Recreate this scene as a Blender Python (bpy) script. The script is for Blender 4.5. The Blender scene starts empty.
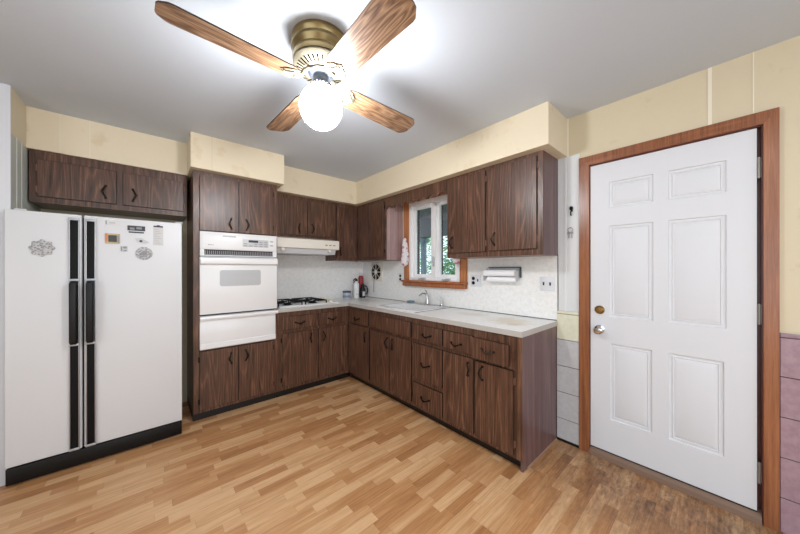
import bpy, bmesh, math, random
from mathutils import Vector, Matrix
random.seed(7)
SC = bpy.context.scene
COL = SC.collection
R = math.radians

# ------------------------------------------------------------------ camera
F_PX, CX, CY, YAW, CAM_H = 284.9165, 400.0, 269.1959, 41.2705, 1.3324
cam_d = bpy.data.cameras.new('camera')
cam_d.sensor_width = 36.0
cam_d.sensor_fit = 'HORIZONTAL'
cam_d.lens = F_PX * 36.0 / 800.0
cam_d.shift_x = 0.0
cam_d.shift_y = (CY - 267.0) / 800.0
cam_d.clip_start = 0.02
cam = bpy.data.objects.new('camera', cam_d)
COL.objects.link(cam)
_a, _p, _r = R(YAW), R(-0.0287), R(-0.0725)
_F = Vector((math.sin(_a) * math.cos(_p), math.cos(_a) * math.cos(_p), math.sin(_p)))
_R = Vector((math.cos(_a), -math.sin(_a), 0))
_U = _R.cross(_F)
_R2 = _R * math.cos(_r) + _U * math.sin(_r)
_U2 = _U * math.cos(_r) - _R * math.sin(_r)
M = Matrix(((_R2.x, _U2.x, -_F.x, 0), (_R2.y, _U2.y, -_F.y, 0), (_R2.z, _U2.z, -_F.z, CAM_H), (0, 0, 0, 1)))
cam.matrix_world = M
SC.camera = cam

# ------------------------------------------------------------------ light
SC.view_settings.view_transform = 'Standard'
SC.view_settings.look = 'None'
SC.view_settings.gamma = 1.0
SC.view_settings.use_curve_mapping = False
SC.view_settings.exposure = -0.18

world = bpy.data.worlds.new('daylight')
SC.world = world
world.use_nodes = True
bg = world.node_tree.nodes['Background']
bg.inputs[0].default_value = (0.80, 0.90, 1.0, 1)
bg.inputs[1].default_value = 2.3

GLOBE_STRENGTH = 112.0
def area_light(name, loc, aim, sx, sy, power, color=(1, 1, 1)):
    d = bpy.data.lights.new(name, 'AREA')
    d.shape = 'RECTANGLE'; d.size = sx; d.size_y = sy
    d.energy = power; d.color = color
    o = bpy.data.objects.new(name, d); COL.objects.link(o)
    o.location = loc
    o.rotation_euler = (Vector(aim) - Vector(loc)).to_track_quat('-Z', 'Y').to_euler()
    return o
# added ambient fill, set at two unseen openings behind the camera
area_light('rear_fill', (0.1, -2.62, 1.35), (0.1, 0, 1.35), 3.0, 1.9, 26, (0.90, 0.95, 1.0))
area_light('side_fill', (-2.42, -0.2, 1.35), (0, -0.2, 1.35), 2.6, 1.9, 22, (0.90, 0.95, 1.0))

# overhead fill added behind the camera to lift the floor and worktop
area_light('overhead_fill', (0.2, -0.9, 2.44), (0.2, -0.9, 0), 1.3, 1.3, 32, (0.96, 0.98, 1.0))

# ------------------------------------------------------------------ dimensions
XS, YB, XL, ZC, ZS = 2.4065, 3.58, -0.652, 2.4807, 2.190
XF, YF, ZF = 1.812, 3.0145, 0.079          # base cabinet faces and their lower edge
XU, YU = 2.1275, 3.295                     # wall cabinet faces
ZK0, ZK1 = 0.888, 0.925                    # worktop
YE = 0.869                                 # end of the sink run
ZUB = 1.443                                # underside of the wall cabinets

# ------------------------------------------------------------------ mesh helper
class MB:
    def __init__(s):
        s.bm = bmesh.new()
    def box(s, x0, x1, y0, y1, z0, z1, bev=0.0, seg=2):
        x0, x1 = min(x0, x1), max(x0, x1); y0, y1 = min(y0, y1), max(y0, y1); z0, z1 = min(z0, z1), max(z0, z1)
        vs = [s.bm.verts.new((x, y, z)) for x in (x0, x1) for y in (y0, y1) for z in (z0, z1)]
        q = [(0, 1, 3, 2), (4, 6, 7, 5), (0, 4, 5, 1), (2, 3, 7, 6), (0, 2, 6, 4), (1, 5, 7, 3)]
        fs = [s.bm.faces.new([vs[i] for i in f]) for f in q]
        if bev > 0:
            es = list({e for f in fs for e in f.edges})
            bmesh.ops.bevel(s.bm, geom=es, offset=bev, segments=seg, profile=0.5, affect='EDGES', clamp_overlap=True)
        return s
    def cyl(s, p0, p1, r0, r1=None, n=20, caps=True):
        r1 = r0 if r1 is None else r1
        p0, p1 = Vector(p0), Vector(p1)
        d = (p1 - p0).normalized()
        u = d.orthogonal().normalized(); w = d.cross(u)
        a = [s.bm.verts.new(p0 + (u * math.cos(2 * math.pi * i / n) + w * math.sin(2 * math.pi * i / n)) * r0) for i in range(n)]
        b = [s.bm.verts.new(p1 + (u * math.cos(2 * math.pi * i / n) + w * math.sin(2 * math.pi * i / n)) * r1) for i in range(n)]
        for i in range(n):
            s.bm.faces.new([a[i], a[(i + 1) % n], b[(i + 1) % n], b[i]])
        if caps:
            s.bm.faces.new(a[::-1]); s.bm.faces.new(b)
        return s
    def tube(s, pts, rad, n=10, caps=True):
        pts = [Vector(p) for p in pts]
        rad = rad if isinstance(rad, (list, tuple)) else [rad] * len(pts)
        rings = []; u = None
        for i, p in enumerate(pts):
            t = (pts[min(i + 1, len(pts) - 1)] - pts[max(i - 1, 0)]).normalized()
            if u is None: u = t.orthogonal().normalized()
            else: u = (u - t * u.dot(t)).normalized()
            w = t.cross(u)
            rings.append([s.bm.verts.new(p + (u * math.cos(2 * math.pi * k / n) + w * math.sin(2 * math.pi * k / n)) * rad[i]) for k in range(n)])
        for a, b in zip(rings, rings[1:]):
            for k in range(n):
                s.bm.faces.new([a[k], a[(k + 1) % n], b[(k + 1) % n], b[k]])
        if caps:
            s.bm.faces.new(rings[0][::-1]); s.bm.faces.new(rings[-1])
        return s
    def lathe(s, prof, c=(0, 0, 0), n=40, axis='z', wob=None):
        rings = []
        for j, (r, h) in enumerate(prof):
            ring = []
            for k in range(n):
                a = 2 * math.pi * k / n
                rr = max(r, 0.0004) * (wob(a, j) if wob else 1)
                if axis == 'z': v = (c[0] + rr * math.cos(a), c[1] + rr * math.sin(a), c[2] + h)
                elif axis == 'x': v = (c[0] + h, c[1] + rr * math.cos(a), c[2] + rr * math.sin(a))
                else: v = (c[0] + rr * math.cos(a), c[1] + h, c[2] + rr * math.sin(a))
                ring.append(s.bm.verts.new(v))
            rings.append(ring)
        for a, b in zip(rings, rings[1:]):
            for k in range(n):
                s.bm.faces.new([a[k], a[(k + 1) % n], b[(k + 1) % n], b[k]])
        s.bm.faces.new(rings[0][::-1]); s.bm.faces.new(rings[-1])
        return s
    def prism(s, poly, axis, a0, a1):
        """poly: 2D points; axis 'x' -> (y,z), 'y' -> (x,z), 'z' -> (x,y)"""
        def P(p, h):
            return {'x': (h, p[0], p[1]), 'y': (p[0], h, p[1]), 'z': (p[0], p[1], h)}[axis]
        a = [s.bm.verts.new(P(p, a0)) for p in poly]; b = [s.bm.verts.new(P(p, a1)) for p in poly]
        n = len(poly)
        for i in range(n):
            s.bm.faces.new([a[i], a[(i + 1) % n], b[(i + 1) % n], b[i]])
        s.bm.faces.new(a[::-1]); s.bm.faces.new(b)
        return s
    def ball(s, c, rx, ry=None, rz=None, sub=2):
        ry = rx if ry is None else ry; rz = rx if rz is None else rz
        bmesh.ops.create_icosphere(s.bm, subdivisions=sub, radius=1.0, matrix=Matrix.Translation(c) @ Matrix.Diagonal((rx, ry, rz, 1)))
        return s

def world_off(o):
    v = Vector((0, 0, 0))
    while o is not None:
        v += o.location; o = o.parent
    return v
def obj(name, mb, mats, parent=None, smooth=True, ang=35, slot=None):
    bm = mb.bm
    bmesh.ops.remove_doubles(bm, verts=bm.verts, dist=1e-6)
    bmesh.ops.recalc_face_normals(bm, faces=bm.faces)
    if slot: slot(bm)
    off = world_off(parent)
    for v in bm.verts: v.co -= off
    me = bpy.data.meshes.new(name)
    bm.to_mesh(me); bm.free()
    for m in (mats if isinstance(mats, (list, tuple)) else [mats]): me.materials.append(m)
    if smooth:
        for p in me.polygons: p.use_smooth = True
        me.set_sharp_from_angle(angle=R(ang))
    o = bpy.data.objects.new(name, me); COL.objects.link(o)
    if parent is not None: o.parent = parent
    return o
def thing(name, label, cat, loc, group=None):
    o = bpy.data.objects.new(name, None); COL.objects.link(o)
    o.location = loc; o.empty_display_size = 0.05
    return tag(o, label, cat, group)
def tag(o, label, cat, group=None):
    o['label'] = label; o['category'] = cat
    if group: o['group'] = group
    return o
def struct(name, mb, mats, parent=None, **k):
    o = obj(name, mb, mats, parent, **k)
    if parent is None: o['kind'] = 'structure'
    return o

# ------------------------------------------------------------------ materials
class NT:
    def __init__(s, name):
        s.m = bpy.data.materials.new(name); s.m.use_nodes = True
        s.t = s.m.node_tree; s.b = s.t.nodes['Principled BSDF']
    def n(s, typ, **kw):
        nd = s.t.nodes.new('ShaderNode' + typ)
        for k, v in kw.items():
            if k.startswith('i_'):
                key = k[2:]; key = int(key) if key.isdigit() else key.replace('_', ' ')
                sock = nd.inputs[key]
                if hasattr(v, 'links') or isinstance(v, bpy.types.NodeSocket): s.t.links.new(v, sock)
                else: sock.default_value = v
            else: setattr(nd, k, v)
        return nd
    def math(s, op, a, b=None, c=None):
        nd = s.t.nodes.new('ShaderNodeMath'); nd.operation = op
        for i, v in enumerate((a, b, c)):
            if v is None: continue
            if isinstance(v, bpy.types.NodeSocket): s.t.links.new(v, nd.inputs[i])
            else: nd.inputs[i].default_value = v
        return nd.outputs[0]
    def mix(s, fac, a, b, mode='MIX'):
        nd = s.t.nodes.new('ShaderNodeMix'); nd.data_type = 'RGBA'; nd.blend_type = mode
        for i, v in ((0, fac), (6, a), (7, b)):
            if isinstance(v, bpy.types.NodeSocket): s.t.links.new(v, nd.inputs[i])
            elif i: nd.inputs[i].default_value = (*v[:3], 1)
            else: nd.inputs[0].default_value = v
        return nd.outputs[2]
    def ramp(s, fac, stops):
        nd = s.t.nodes.new('ShaderNodeValToRGB'); s.t.links.new(fac, nd.inputs[0])
        e = nd.color_ramp.elements
        while len(e) < len(stops): e.new(0.5)
        for k, (p, c) in zip(e, stops):
            k.position = p; k.color = (*c, 1) if len(c) == 3 else c
        return nd.outputs[0]
    def pos(s):
        g = s.n('NewGeometry'); x = s.n('SeparateXYZ', i_0=g.outputs['Position'])
        return x.outputs[0], x.outputs[1], x.outputs[2], g.outputs['Position']
    def vec(s, x, y, z):
        return s.n('CombineXYZ', i_0=x, i_1=y, i_2=z).outputs[0]
    def noise(s, v, scale=1.0, det=2.0, rough=0.5):
        return s.n('TexNoise', i_Vector=v, i_Scale=scale, i_Detail=det, i_Roughness=rough).outputs[0]
    def col(s, c):
        if isinstance(c, bpy.types.NodeSocket): s.t.links.new(c, s.b.inputs['Base Color'])
        else: s.b.inputs['Base Color'].default_value = (*c[:3], 1)
        return s
    def set(s, **k):
        for a, v in k.items():
            sock = s.b.inputs[a.replace('_', ' ')]
            if isinstance(v, bpy.types.NodeSocket): s.t.links.new(v, sock)
            else: sock.default_value = v
        return s
    def bump(s, h, strength=0.2, dist=0.002):
        b = s.n('Bump', i_Strength=strength, i_Distance=dist, i_Height=h)
        s.t.links.new(b.outputs[0], s.b.inputs['Normal']); return s

def srgb(r, g, b):
    f = lambda v: (v / 255) / 12.92 if v / 255 <= 0.04045 else ((v / 255 + 0.055) / 1.055) ** 2.4
    return (f(r), f(g), f(b))

def plain(name, c, rough=0.5, metal=0.0, spec=0.5):
    m = NT(name).col(c).set(Roughness=rough, Metallic=metal)
    m.b.inputs['Specular IOR Level'].default_value = spec
    return m.m

def wood(name, dark, mid, light, rough=0.34, hs=6.5, zs=0.40, rings=14.0, spec=0.5):
    """vertical-grain wood print with cathedral figure"""
    t = NT(name)
    x, y, z, p = t.pos()
    rnd = t.n('ObjectInfo').outputs['Random']
    h = t.math('ADD', t.math('ADD', x, y), t.math('MULTIPLY', rnd, 37.0))
    zz = t.math('ADD', z, t.math('MULTIPLY', rnd, 11.0))
    base = t.noise(t.vec(t.math('MULTIPLY', h, hs), 0.0, t.math('MULTIPLY', zz, zs * 1.6)), 1.0, 1.0, 0.4)
    ring = t.math('MULTIPLY', t.math('PINGPONG', t.math('MULTIPLY', base, rings), 0.5), 2.0)
    ring = t.math('POWER', ring, 2.2)
    fine = t.noise(t.vec(t.math('MULTIPLY', h, 330.0), 0.0, t.math('MULTIPLY', zz, 7.0)), 1.0, 3.0, 0.65)
    broad = t.noise(t.vec(t.math('MULTIPLY', h, 60.0), 0.0, t.math('MULTIPLY', zz, 1.2)), 1.0, 2.0, 0.5)
    v = t.math('ADD', t.math('MULTIPLY', ring, 0.14), t.math('ADD', t.math('MULTIPLY', fine, 0.62), t.math('MULTIPLY', broad, 0.38)))
    c = t.ramp(v, [(0.38, dark), (0.60, mid), (0.82, light)])
    t.col(c).set(Roughness=rough)
    t.b.inputs['Specular IOR Level'].default_value = spec
    t.bump(fine, 0.08, 0.001)
    return t.m

WALNUT = wood('dark_walnut_laminate', srgb(44, 28, 21), srgb(98, 67, 51), srgb(148, 108, 83))
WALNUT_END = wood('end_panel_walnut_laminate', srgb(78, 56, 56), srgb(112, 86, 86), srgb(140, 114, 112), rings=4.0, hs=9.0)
WALNUT_LIT = wood('lit_end_panel_laminate', srgb(140, 112, 110), srgb(176, 148, 146), srgb(200, 174, 170), rings=4.0, hs=9.0)  # paler copy of the end laminate, bright light painted into it
EDGE = plain('dark_wood_edge', srgb(36, 23, 19), 0.45)
TOE = plain('black_toe_kick', srgb(17, 15, 14), 0.45)
INSIDE = plain('cabinet_inside', srgb(70, 50, 40), 0.6)
PULL = plain('dark_bronze', srgb(30, 24, 21), 0.38, 0.55)
HINGE = plain('copper_hinge', srgb(128, 96, 78), 0.4, 0.6)
ORANGE = wood('orange_stained_casing', srgb(150, 92, 54), srgb(186, 124, 80), srgb(206, 146, 102), rough=0.3, rings=3.0, hs=18.0)
DOORCASE = wood('brown_stained_casing', srgb(112, 66, 40), srgb(150, 94, 60), srgb(174, 116, 78), rough=0.28, rings=3.0, hs=18.0)
WHITE_ENAMEL = plain('white_enamel', srgb(232, 232, 232), 0.22)
OFFWHITE = plain('offwhite_enamel', srgb(226, 220, 208), 0.3)
WHITE_PAINT = plain('white_paint', srgb(216, 218, 222), 0.45)
VINYL = plain('white_vinyl', srgb(246, 246, 247), 0.4)
CHROME = plain('chrome', srgb(205, 205, 208), 0.14, 1.0)
STEEL = plain('brushed_steel', srgb(138, 134, 128), 0.45, 0.6)
BLACK = plain('black_plastic', srgb(14, 14, 15), 0.4, 0, 0.3)
BLACKMAT = plain('matt_black_iron', srgb(16, 16, 17), 0.6, 0, 0.2)
DARKGREY = plain('dark_grey', srgb(60, 60, 62), 0.5)
MIDGREY = plain('mid_grey', srgb(140, 140, 142), 0.5)
PALEGREY = plain('pale_grey', srgb(196, 197, 199), 0.4)
PAPER = plain('white_paper', srgb(238, 238, 240), 0.85)
RED = plain('red_paint', srgb(150, 28, 34), 0.35)
BRASS = plain('aged_brass', srgb(150, 118, 70), 0.3, 0.9)
BLUEGREY = plain('blue_grey_cloth', srgb(110, 140, 150), 0.8)
CREAM = plain('cream_plastic', srgb(228, 214, 186), 0.4)

def wallpaper(name, base, blotch, low, low_z):
    t = NT(name)
    x, y, z, p = t.pos()
    n1 = t.noise(p, 2.3, 3.0, 0.55)
    n2 = t.noise(p, 26.0, 3.0, 0.6)
    n3 = t.noise(p, 5.0, 4.0, 0.62)
    c = t.mix(t.math('MULTIPLY', n2, 0.35), base, tuple(v * 0.9 for v in base))
    mask = t.n('MapRange', i_0=n3, i_1=0.58, i_2=0.70, i_3=0.0, i_4=0.5).outputs[0]
    c = t.mix(mask, c, blotch)
    c = t.mix(t.math('MULTIPLY', n1, 0.25), c, tuple(v * 0.93 for v in base))
    if low is not None:                 # the wall takes a second colour below this height
        m = t.math('LESS_THAN', z, low_z)
        c = t.mix(m, c, t.mix(t.math('MULTIPLY', n2, 0.3), low, tuple(v * 0.88 for v in low)))
    t.col(c).set(Roughness=0.55)
    t.bump(n2, 0.08, 0.002)
    return t.m
BEIGE = srgb(212, 199, 170)
WALL = wallpaper('beige_wall_panel', BEIGE, srgb(188, 158, 118), None, 0)
WALL_L = wallpaper('left_wall_panel', srgb(214, 202, 176), srgb(188, 158, 118), srgb(188, 192, 184), ZS - 0.005)
SOFFIT = wallpaper('soffit_paper', srgb(228, 215, 188), srgb(206, 180, 140), None, 0)
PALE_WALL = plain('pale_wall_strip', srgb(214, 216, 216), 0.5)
SEAM = plain('seam_strip', srgb(232, 224, 204), 0.45)

def ceiling_mat():
    t = NT('ceiling_paint')
    x, y, z, p = t.pos()
    n = t.noise(p, 95.0, 3.0, 0.65)
    t.col(t.mix(t.math('MULTIPLY', n, 0.4), srgb(203, 212, 222), srgb(193, 202, 212))).set(Roughness=0.75)
    t.bump(n, 0.12, 0.003)
    return t.m
CEIL = ceiling_mat()

def floor_mat():
    t = NT('oak_strip_floor')
    x, y, z, p = t.pos()
    W, L = 0.064, 0.31
    row = t.math('FLOOR', t.math('DIVIDE', y, W))
    rr = t.n('TexWhiteNoise', noise_dimensions='1D', i_W=row).outputs[0]
    xs = t.math('ADD', t.math('DIVIDE', x, L), t.math('MULTIPLY', rr, 7.3))
    colm = t.math('FLOOR', xs)
    cell = t.n('TexWhiteNoise', noise_dimensions='2D', i_Vector=t.vec(row, colm, 0.0)).outputs[0]
    fy = t.math('FRACT', t.math('DIVIDE', y, W)); fx = t.math('FRACT', xs)
    grain = t.noise(t.vec(t.math('MULTIPLY', x, 5.0), t.math('MULTIPLY', y, 150.0), t.math('MULTIPLY', cell, 40.0)), 1.0, 3.0, 0.6)
    fig = t.noise(t.vec(t.math('MULTIPLY', x, 3.0), t.math('MULTIPLY', y, 26.0), t.math('MULTIPLY', cell, 60.0)), 1.0, 2.0, 0.5)
    v = t.math('ADD', t.math('ADD', 0.05, t.math('MULTIPLY', cell, 0.33)), t.math('ADD', t.math('MULTIPLY', grain, 0.42), t.math('MULTIPLY', fig, 0.30)))
    c = t.ramp(v, [(0.26, srgb(146, 94, 56)), (0.52, srgb(196, 143, 94)), (0.76, srgb(226, 184, 138))])
    gap = t.math('ADD', t.math('LESS_THAN', fy, 0.03), t.math('LESS_THAN', fx, 0.006))
    c = t.mix(t.math('MULTIPLY', t.math('MINIMUM', gap, 1.0), 0.30), c, srgb(96, 58, 34))
    # worn, grubby finish
    dirt = t.noise(t.vec(t.math('MULTIPLY', x, 2.6), t.math('MULTIPLY', y, 9.0), t.math('MULTIPLY', cell, 5.0)), 1.0, 6.0, 0.75)
    d2 = t.noise(t.vec(t.math('MULTIPLY', x, 14.0), t.math('MULTIPLY', y, 40.0), 0.0), 1.0, 4.0, 0.7)
    near = t.n('MapRange', i_0=x, i_1=1.45, i_2=2.15, i_3=0.0, i_4=1.0).outputs[0]
    near2 = t.n('MapRange', i_0=y, i_1=1.15, i_2=0.55, i_3=0.0, i_4=1.0).outputs[0]
    dm = t.n('MapRange', i_0=t.math('ADD', t.math('MULTIPLY', dirt, 0.6), t.math('MULTIPLY', d2, 0.5)), i_1=0.34, i_2=0.68, i_3=0.0, i_4=1.0).outputs[0]
    worn = t.math('MULTIPLY', dm, t.math('ADD', t.math('MULTIPLY', t.math('MULTIPLY', near, near2), 0.85), 0.12))
    c = t.mix(worn, c, srgb(86, 58, 40))
    t.col(c).set(Roughness=t.n('MapRange', i_0=d2, i_1=0.2, i_2=0.8, i_3=0.30, i_4=0.50).outputs[0])
    t.bump(grain, 0.05, 0.001)
    return t.m
FLOOR = floor_mat()

def speckle(name, base, dark, light, amt=0.5, sc=170.0, rough=0.4):
    t = NT(name)
    x, y, z, p = t.pos()
    n = t.noise(p, sc, 2.0, 0.6); n2 = t.noise(p, 30.0, 4.0, 0.65)
    v = t.math('ADD', t.math('MULTIPLY', n, 0.5), t.math('MULTIPLY', n2, 0.5))
    t.col(t.ramp(v, [(0.36, dark), (0.5, base), (0.66, light)])).set(Roughness=rough)
    return t, p
_t, _ = speckle('speckled_backsplash', srgb(236, 235, 232), srgb(222, 221, 219), srgb(244, 243, 241), sc=190.0, rough=0.35)
SPLASH = _t.m
def counter_mat():
    t, p = speckle('white_laminate_counter', srgb(242, 242, 240), srgb(234, 234, 230), srgb(248, 248, 248), sc=140.0, rough=0.3)
    x, y, z, pp = t.pos()
    old = t.b.inputs['Base Color'].links[0].from_socket
    def blob(cx, cy, rx, ry, s):
        dx = t.math('DIVIDE', t.math('SUBTRACT', x, cx), rx); dy = t.math('DIVIDE', t.math('SUBTRACT', y, cy), ry)
        d = t.math('SQRT', t.math('ADD', t.math('MULTIPLY', dx, dx), t.math('MULTIPLY', dy, dy)))
        d = t.math('ADD', d, t.math('MULTIPLY', t.math('SUBTRACT', t.noise(pp, 14.0, 3.0, 0.6), 0.5), 1.1))
        return t.n('MapRange', i_0=d, i_1=1.0, i_2=0.25, i_3=0.0, i_4=s).outputs[0]
    c = t.mix(blob(2.12, 1.12, 0.20, 0.22, 0.75), old, srgb(214, 198, 164))
    c = t.mix(blob(2.02, 1.02, 0.09, 0.10, 0.6), c, srgb(196, 170, 124))
    c = t.mix(blob(2.18, 1.5, 0.13, 0.2, 0.5), c, srgb(206, 190, 160))
    c = t.mix(blob(2.15, 3.1, 0.2, 0.4, 0.6), c, srgb(190, 184, 172))
    t.col(c)
    return t.m
COUNTER = counter_mat()
COUNTER_EDGE = plain('worktop_edge_band', srgb(182, 178, 172), 0.4)
TILE_Y = speckle('yellow_lit_tile', srgb(218, 217, 194), srgb(213, 212, 188), srgb(223, 222, 200), sc=40.0, rough=0.3)[0].m  # yellowish light on the left tiles is put into their colour
TILE_G = speckle('grey_lit_tile', srgb(192, 192, 193), srgb(186, 186, 188), srgb(198, 198, 199), sc=40.0, rough=0.3)[0].m  # greyish light on the left tiles, painted over their mauve
TILE_M = speckle('mauve_tile', srgb(158, 130, 140), srgb(152, 123, 134), srgb(165, 138, 147), sc=30.0, rough=0.3)[0].m
GROUT = plain('dark_joint', srgb(74, 56, 54), 0.7)

def glass_mat():
    t = NT('window_glass')
    out = t.t.nodes['Material Output']
    tr = t.n('BsdfTransparent', i_Color=(0.92, 0.95, 0.95, 1)); gl = t.n('BsdfGlossy', i_Roughness=0.02)
    mx = t.n('MixShader', i_0=0.05, i_1=tr.outputs[0], i_2=gl.outputs[0])
    t.t.links.new(mx.outputs[0], out.inputs[0])
    return t.m
GLASS = glass_mat()
def globe_mat():
    t = NT('lit_globe_glass')
    t.col((0.95, 0.95, 0.95)).set(Roughness=0.3)
    t.b.inputs['Emission Color'].default_value = (0.96, 0.97, 1.0, 1)
    t.b.inputs['Emission Strength'].default_value = GLOBE_STRENGTH
    return t.m
GLOBE = globe_mat()
def leaf_mat(name, a, b):
    t = NT(name)
    out = t.t.nodes['Material Output']
    c = t.ramp(t.noise(t.pos()[3], 9.0, 2.0, 0.6), [(0.3, a), (0.7, b)])
    df = t.n('BsdfDiffuse', i_Color=c); tl = t.n('BsdfTranslucent', i_Color=c)
    mx = t.n('MixShader', i_0=0.5, i_1=df.outputs[0], i_2=tl.outputs[0])
    t.t.links.new(mx.outputs[0], out.inputs[0])
    return t.m

# ================================================================== ROOM SHELL
X0, Y0 = -2.30, -2.50           # hidden left and rear limits of the room behind the camera
m = MB(); m.box(X0 - 0.1, XS + 0.12, Y0 - 0.1, YB + 0.1, -0.06, 0.0); struct('floor', m, FLOOR, smooth=False)
m = MB(); m.box(X0 - 0.1, XS + 0.12, Y0 - 0.1, YB + 0.1, ZC, ZC + 0.08); struct('ceiling', m, CEIL, smooth=False)
m = MB(); m.box(X0 - 0.1, XS + 0.12, YB, YB + 0.1, 0.0, ZC)
wall_back = struct('wall_back', m, WALL, smooth=False)
# sink wall with holes for the window and the door
WY0, WY1, WZ0, WZ1 = 1.787, 2.560, 1.197, 2.139
DY0, DY1, DZ1 = -0.141, 0.659, 2.095
m = MB(); T = XS + 0.12
m.box(XS, T, WY1, YB, 0, ZC); m.box(XS, T, WY0, WY1, 0, WZ0); m.box(XS, T, WY0, WY1, WZ1, ZC)
m.box(XS, T, DY1, WY0, 0, ZC); m.box(XS, T, DY0, DY1, DZ1, ZC); m.box(XS, T, Y0 - 0.1, DY0, 0, ZC)
wall_sink = struct('wall_sink', m, WALL, smooth=False)
for y, w in ((0.055, 0.016), (-0.101, 0.005)):
    m = MB(); m.box(XS - 0.003, XS - 0.0002, y - w / 2, y + w / 2, 2.152, ZC - 0.001); struct('trim_seam', m, SEAM)
m = MB(); m.box(XS - 0.004, XS - 0.0002, 0.7135, YE - 0.008, 1.009, ZS - 0.001); struct('wall_lit_strip_by_door', m, PALE_WALL, smooth=False)  # pale sheet stands in for the light on this bit of wall
m = MB(); m.box(XS - 0.009, XS - 0.0042, 0.800, 0.812, 1.009, ZS - 0.001); struct('trim_seam', m, plain('pale_seam', srgb(224, 226, 226), 0.5))
m = MB(); m.box(XS - 0.004, XS - 0.0002, 0.786, 0.7955, ZS - 0.001, ZC - 0.001); struct('trim_seam', m, SEAM)
# partition to the left of the refrigerator, its end capped with a white board
m = MB(); m.box(-0.80, XL, 2.945, YB, 0, ZC)
wall_left = struct('wall_left', m, WALL_L, smooth=False)
for y in (3.04, 3.135):
    m = MB(); m.box(XL + 0.0002, XL + 0.003, y - 0.003, y + 0.003, 0.0, ZS); obj('seam_strip', m, plain('grey_seam', srgb(204, 206, 198), 0.5), wall_left)
m = MB(); m.box(-0.82, XL + 0.0005, 2.932, 2.945, 0, ZC - 0.001, 0.002); struct('trim_left_end_board', m, WHITE_PAINT)
# the unseen rest of the room, with openings made for the fill lights
m = MB()
m.box(X0 - 0.1, XS, Y0 - 0.1, Y0, 0, 0.35); m.box(X0 - 0.1, XS, Y0 - 0.1, Y0, 2.3, ZC)
m.box(X0 - 0.1, -1.45, Y0 - 0.1, Y0, 0.35, 2.3); m.box(1.65, XS, Y0 - 0.1, Y0, 0.35, 2.3)
struct('wall_rear', m, WALL, smooth=False)
m = MB()
m.box(X0 - 0.1, X0, Y0, YB, 0, 0.35); m.box(X0 - 0.1, X0, Y0, YB, 2.3, ZC)
m.box(X0 - 0.1, X0, Y0, -1.55, 0.35, 2.3); m.box(X0 - 0.1, X0, 1.15, YB, 0.35, 2.3)
struct('wall_far_left', m, WALL, smooth=False)

# soffits above the cabinets
def soffit(x0, x1, y0, y1):
    m = MB(); m.box(x0, x1, y0, y1, ZS, ZC - 0.0005)
    return struct('ceiling_soffit', m, SOFFIT, smooth=False)
s1 = soffit(XL + 0.0005, 0.2555, 3.232, YB - 0.0005)
for x in (-0.497, -0.347):
    m = MB(); m.box(x - 0.002, x + 0.002, 3.2305, 3.2318, ZS, ZC - 0.001); obj('seam_strip', m, SEAM, s1)
s2 = soffit(0.256, 1.0205, 2.933, YB - 0.0005)
m = MB(); m.box(0.404, 0.407, 2.9318, 2.9328, ZS, ZC - 0.001); obj('seam_strip', m, plain('dim_seam', srgb(206, 192, 164)), s2)
soffit(1.021, XS - 0.0005, 3.2165, YB - 0.0005)
soffit(2.049, XS - 0.0005, 0.795, 3.216)

# tile wainscot: rows on the strip beside the worktop and right of the door
def wainscot(name, y0, y1, mats, cap):
    rows = [(0.176 + 0.2035 * k, 0.176 + 0.2035 * (k + 1)) for k in range(-1, 4)]
    m = MB(); m.box(XS - 0.008, XS - 0.0004, y0, y1, 0.0, 1.006)
    root = struct(name, m, GROUT, smooth=False)
    for i, (a, b) in enumerate(rows):
        m = MB(); m.box(XS - 0.013, XS - 0.0081, y0 + 0.0005, y1 - 0.0005, max(a, 0.0) + 0.002, min(b, 0.985) - 0.002, 0.0015, 1)
        obj('tile_row', m, mats[i], root)
    m = MB(); m.box(XS - 0.017, XS - 0.0081, y0 + 0.0003, y1 - 0.0003, 0.9865, 1.0075, 0.003); obj('cap_rail', m, cap, root)
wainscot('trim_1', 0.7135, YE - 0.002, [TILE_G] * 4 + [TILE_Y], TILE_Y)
wainscot('trim_2', -1.10, -0.1845, [TILE_M] * 5, TILE_M)
m = MB(); m.box(XS - 0.016, XS - 0.0135, 0.714, YE - 0.003, 0.0, 0.02); struct('baseboard_left_of_door', m, TOE)

# ------------------------------------------------------------------ door
m = MB()
m.box(XS + 0.0, XS + 0.1, 0.645, DY1 - 0.0005, 0.0, DZ1 - 0.001)
m.box(XS + 0.0, XS + 0.1, DY0 + 0.0005, -0.1275, 0.0, DZ1 - 0.001)
m.box(XS + 0.0, XS + 0.1, -0.1275, 0.645, 2.078, DZ1 - 0.001)
m.box(XS + 0.0455, XS + 0.062, -0.1273, -0.096, 0.0465, 2.078); m.box(XS + 0.0455, XS + 0.062, 0.626, 0.6448, 0.0465, 2.078); m.box(XS + 0.0455, XS + 0.062, -0.0958, 0.6258, 2.05, 2.078)
door_1 = struct('door_1', m, plain('red_brown_jamb', srgb(96, 48, 38), 0.4), smooth=False)
def casing(poly_y0, poly_y1):
    pass
CT = XS - 0.019
yo0, yo1, yi0, yi1, zo, zi = -0.183, 0.712, -0.133, 0.648, 2.148, 2.083
m = MB(); m.prism([(yo1, 0), (yi1, 0), (yi1, zi), (yo1, zo)], 'x', CT, XS - 0.0003); obj('casing', m, DOORCASE, door_1)
m = MB(); m.prism([(yo0, 0), (yi0, 0), (yi0, zi), (yo0, zo)], 'x', CT, XS - 0.0003); obj('casing', m, DOORCASE, door_1)
m = MB(); m.prism([(yo0 + 0.0003, zo), (yo1 - 0.0003, zo), (yi1 - 0.0003, zi), (yi0 + 0.0003, zi)], 'x', CT, XS - 0.0003)
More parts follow.
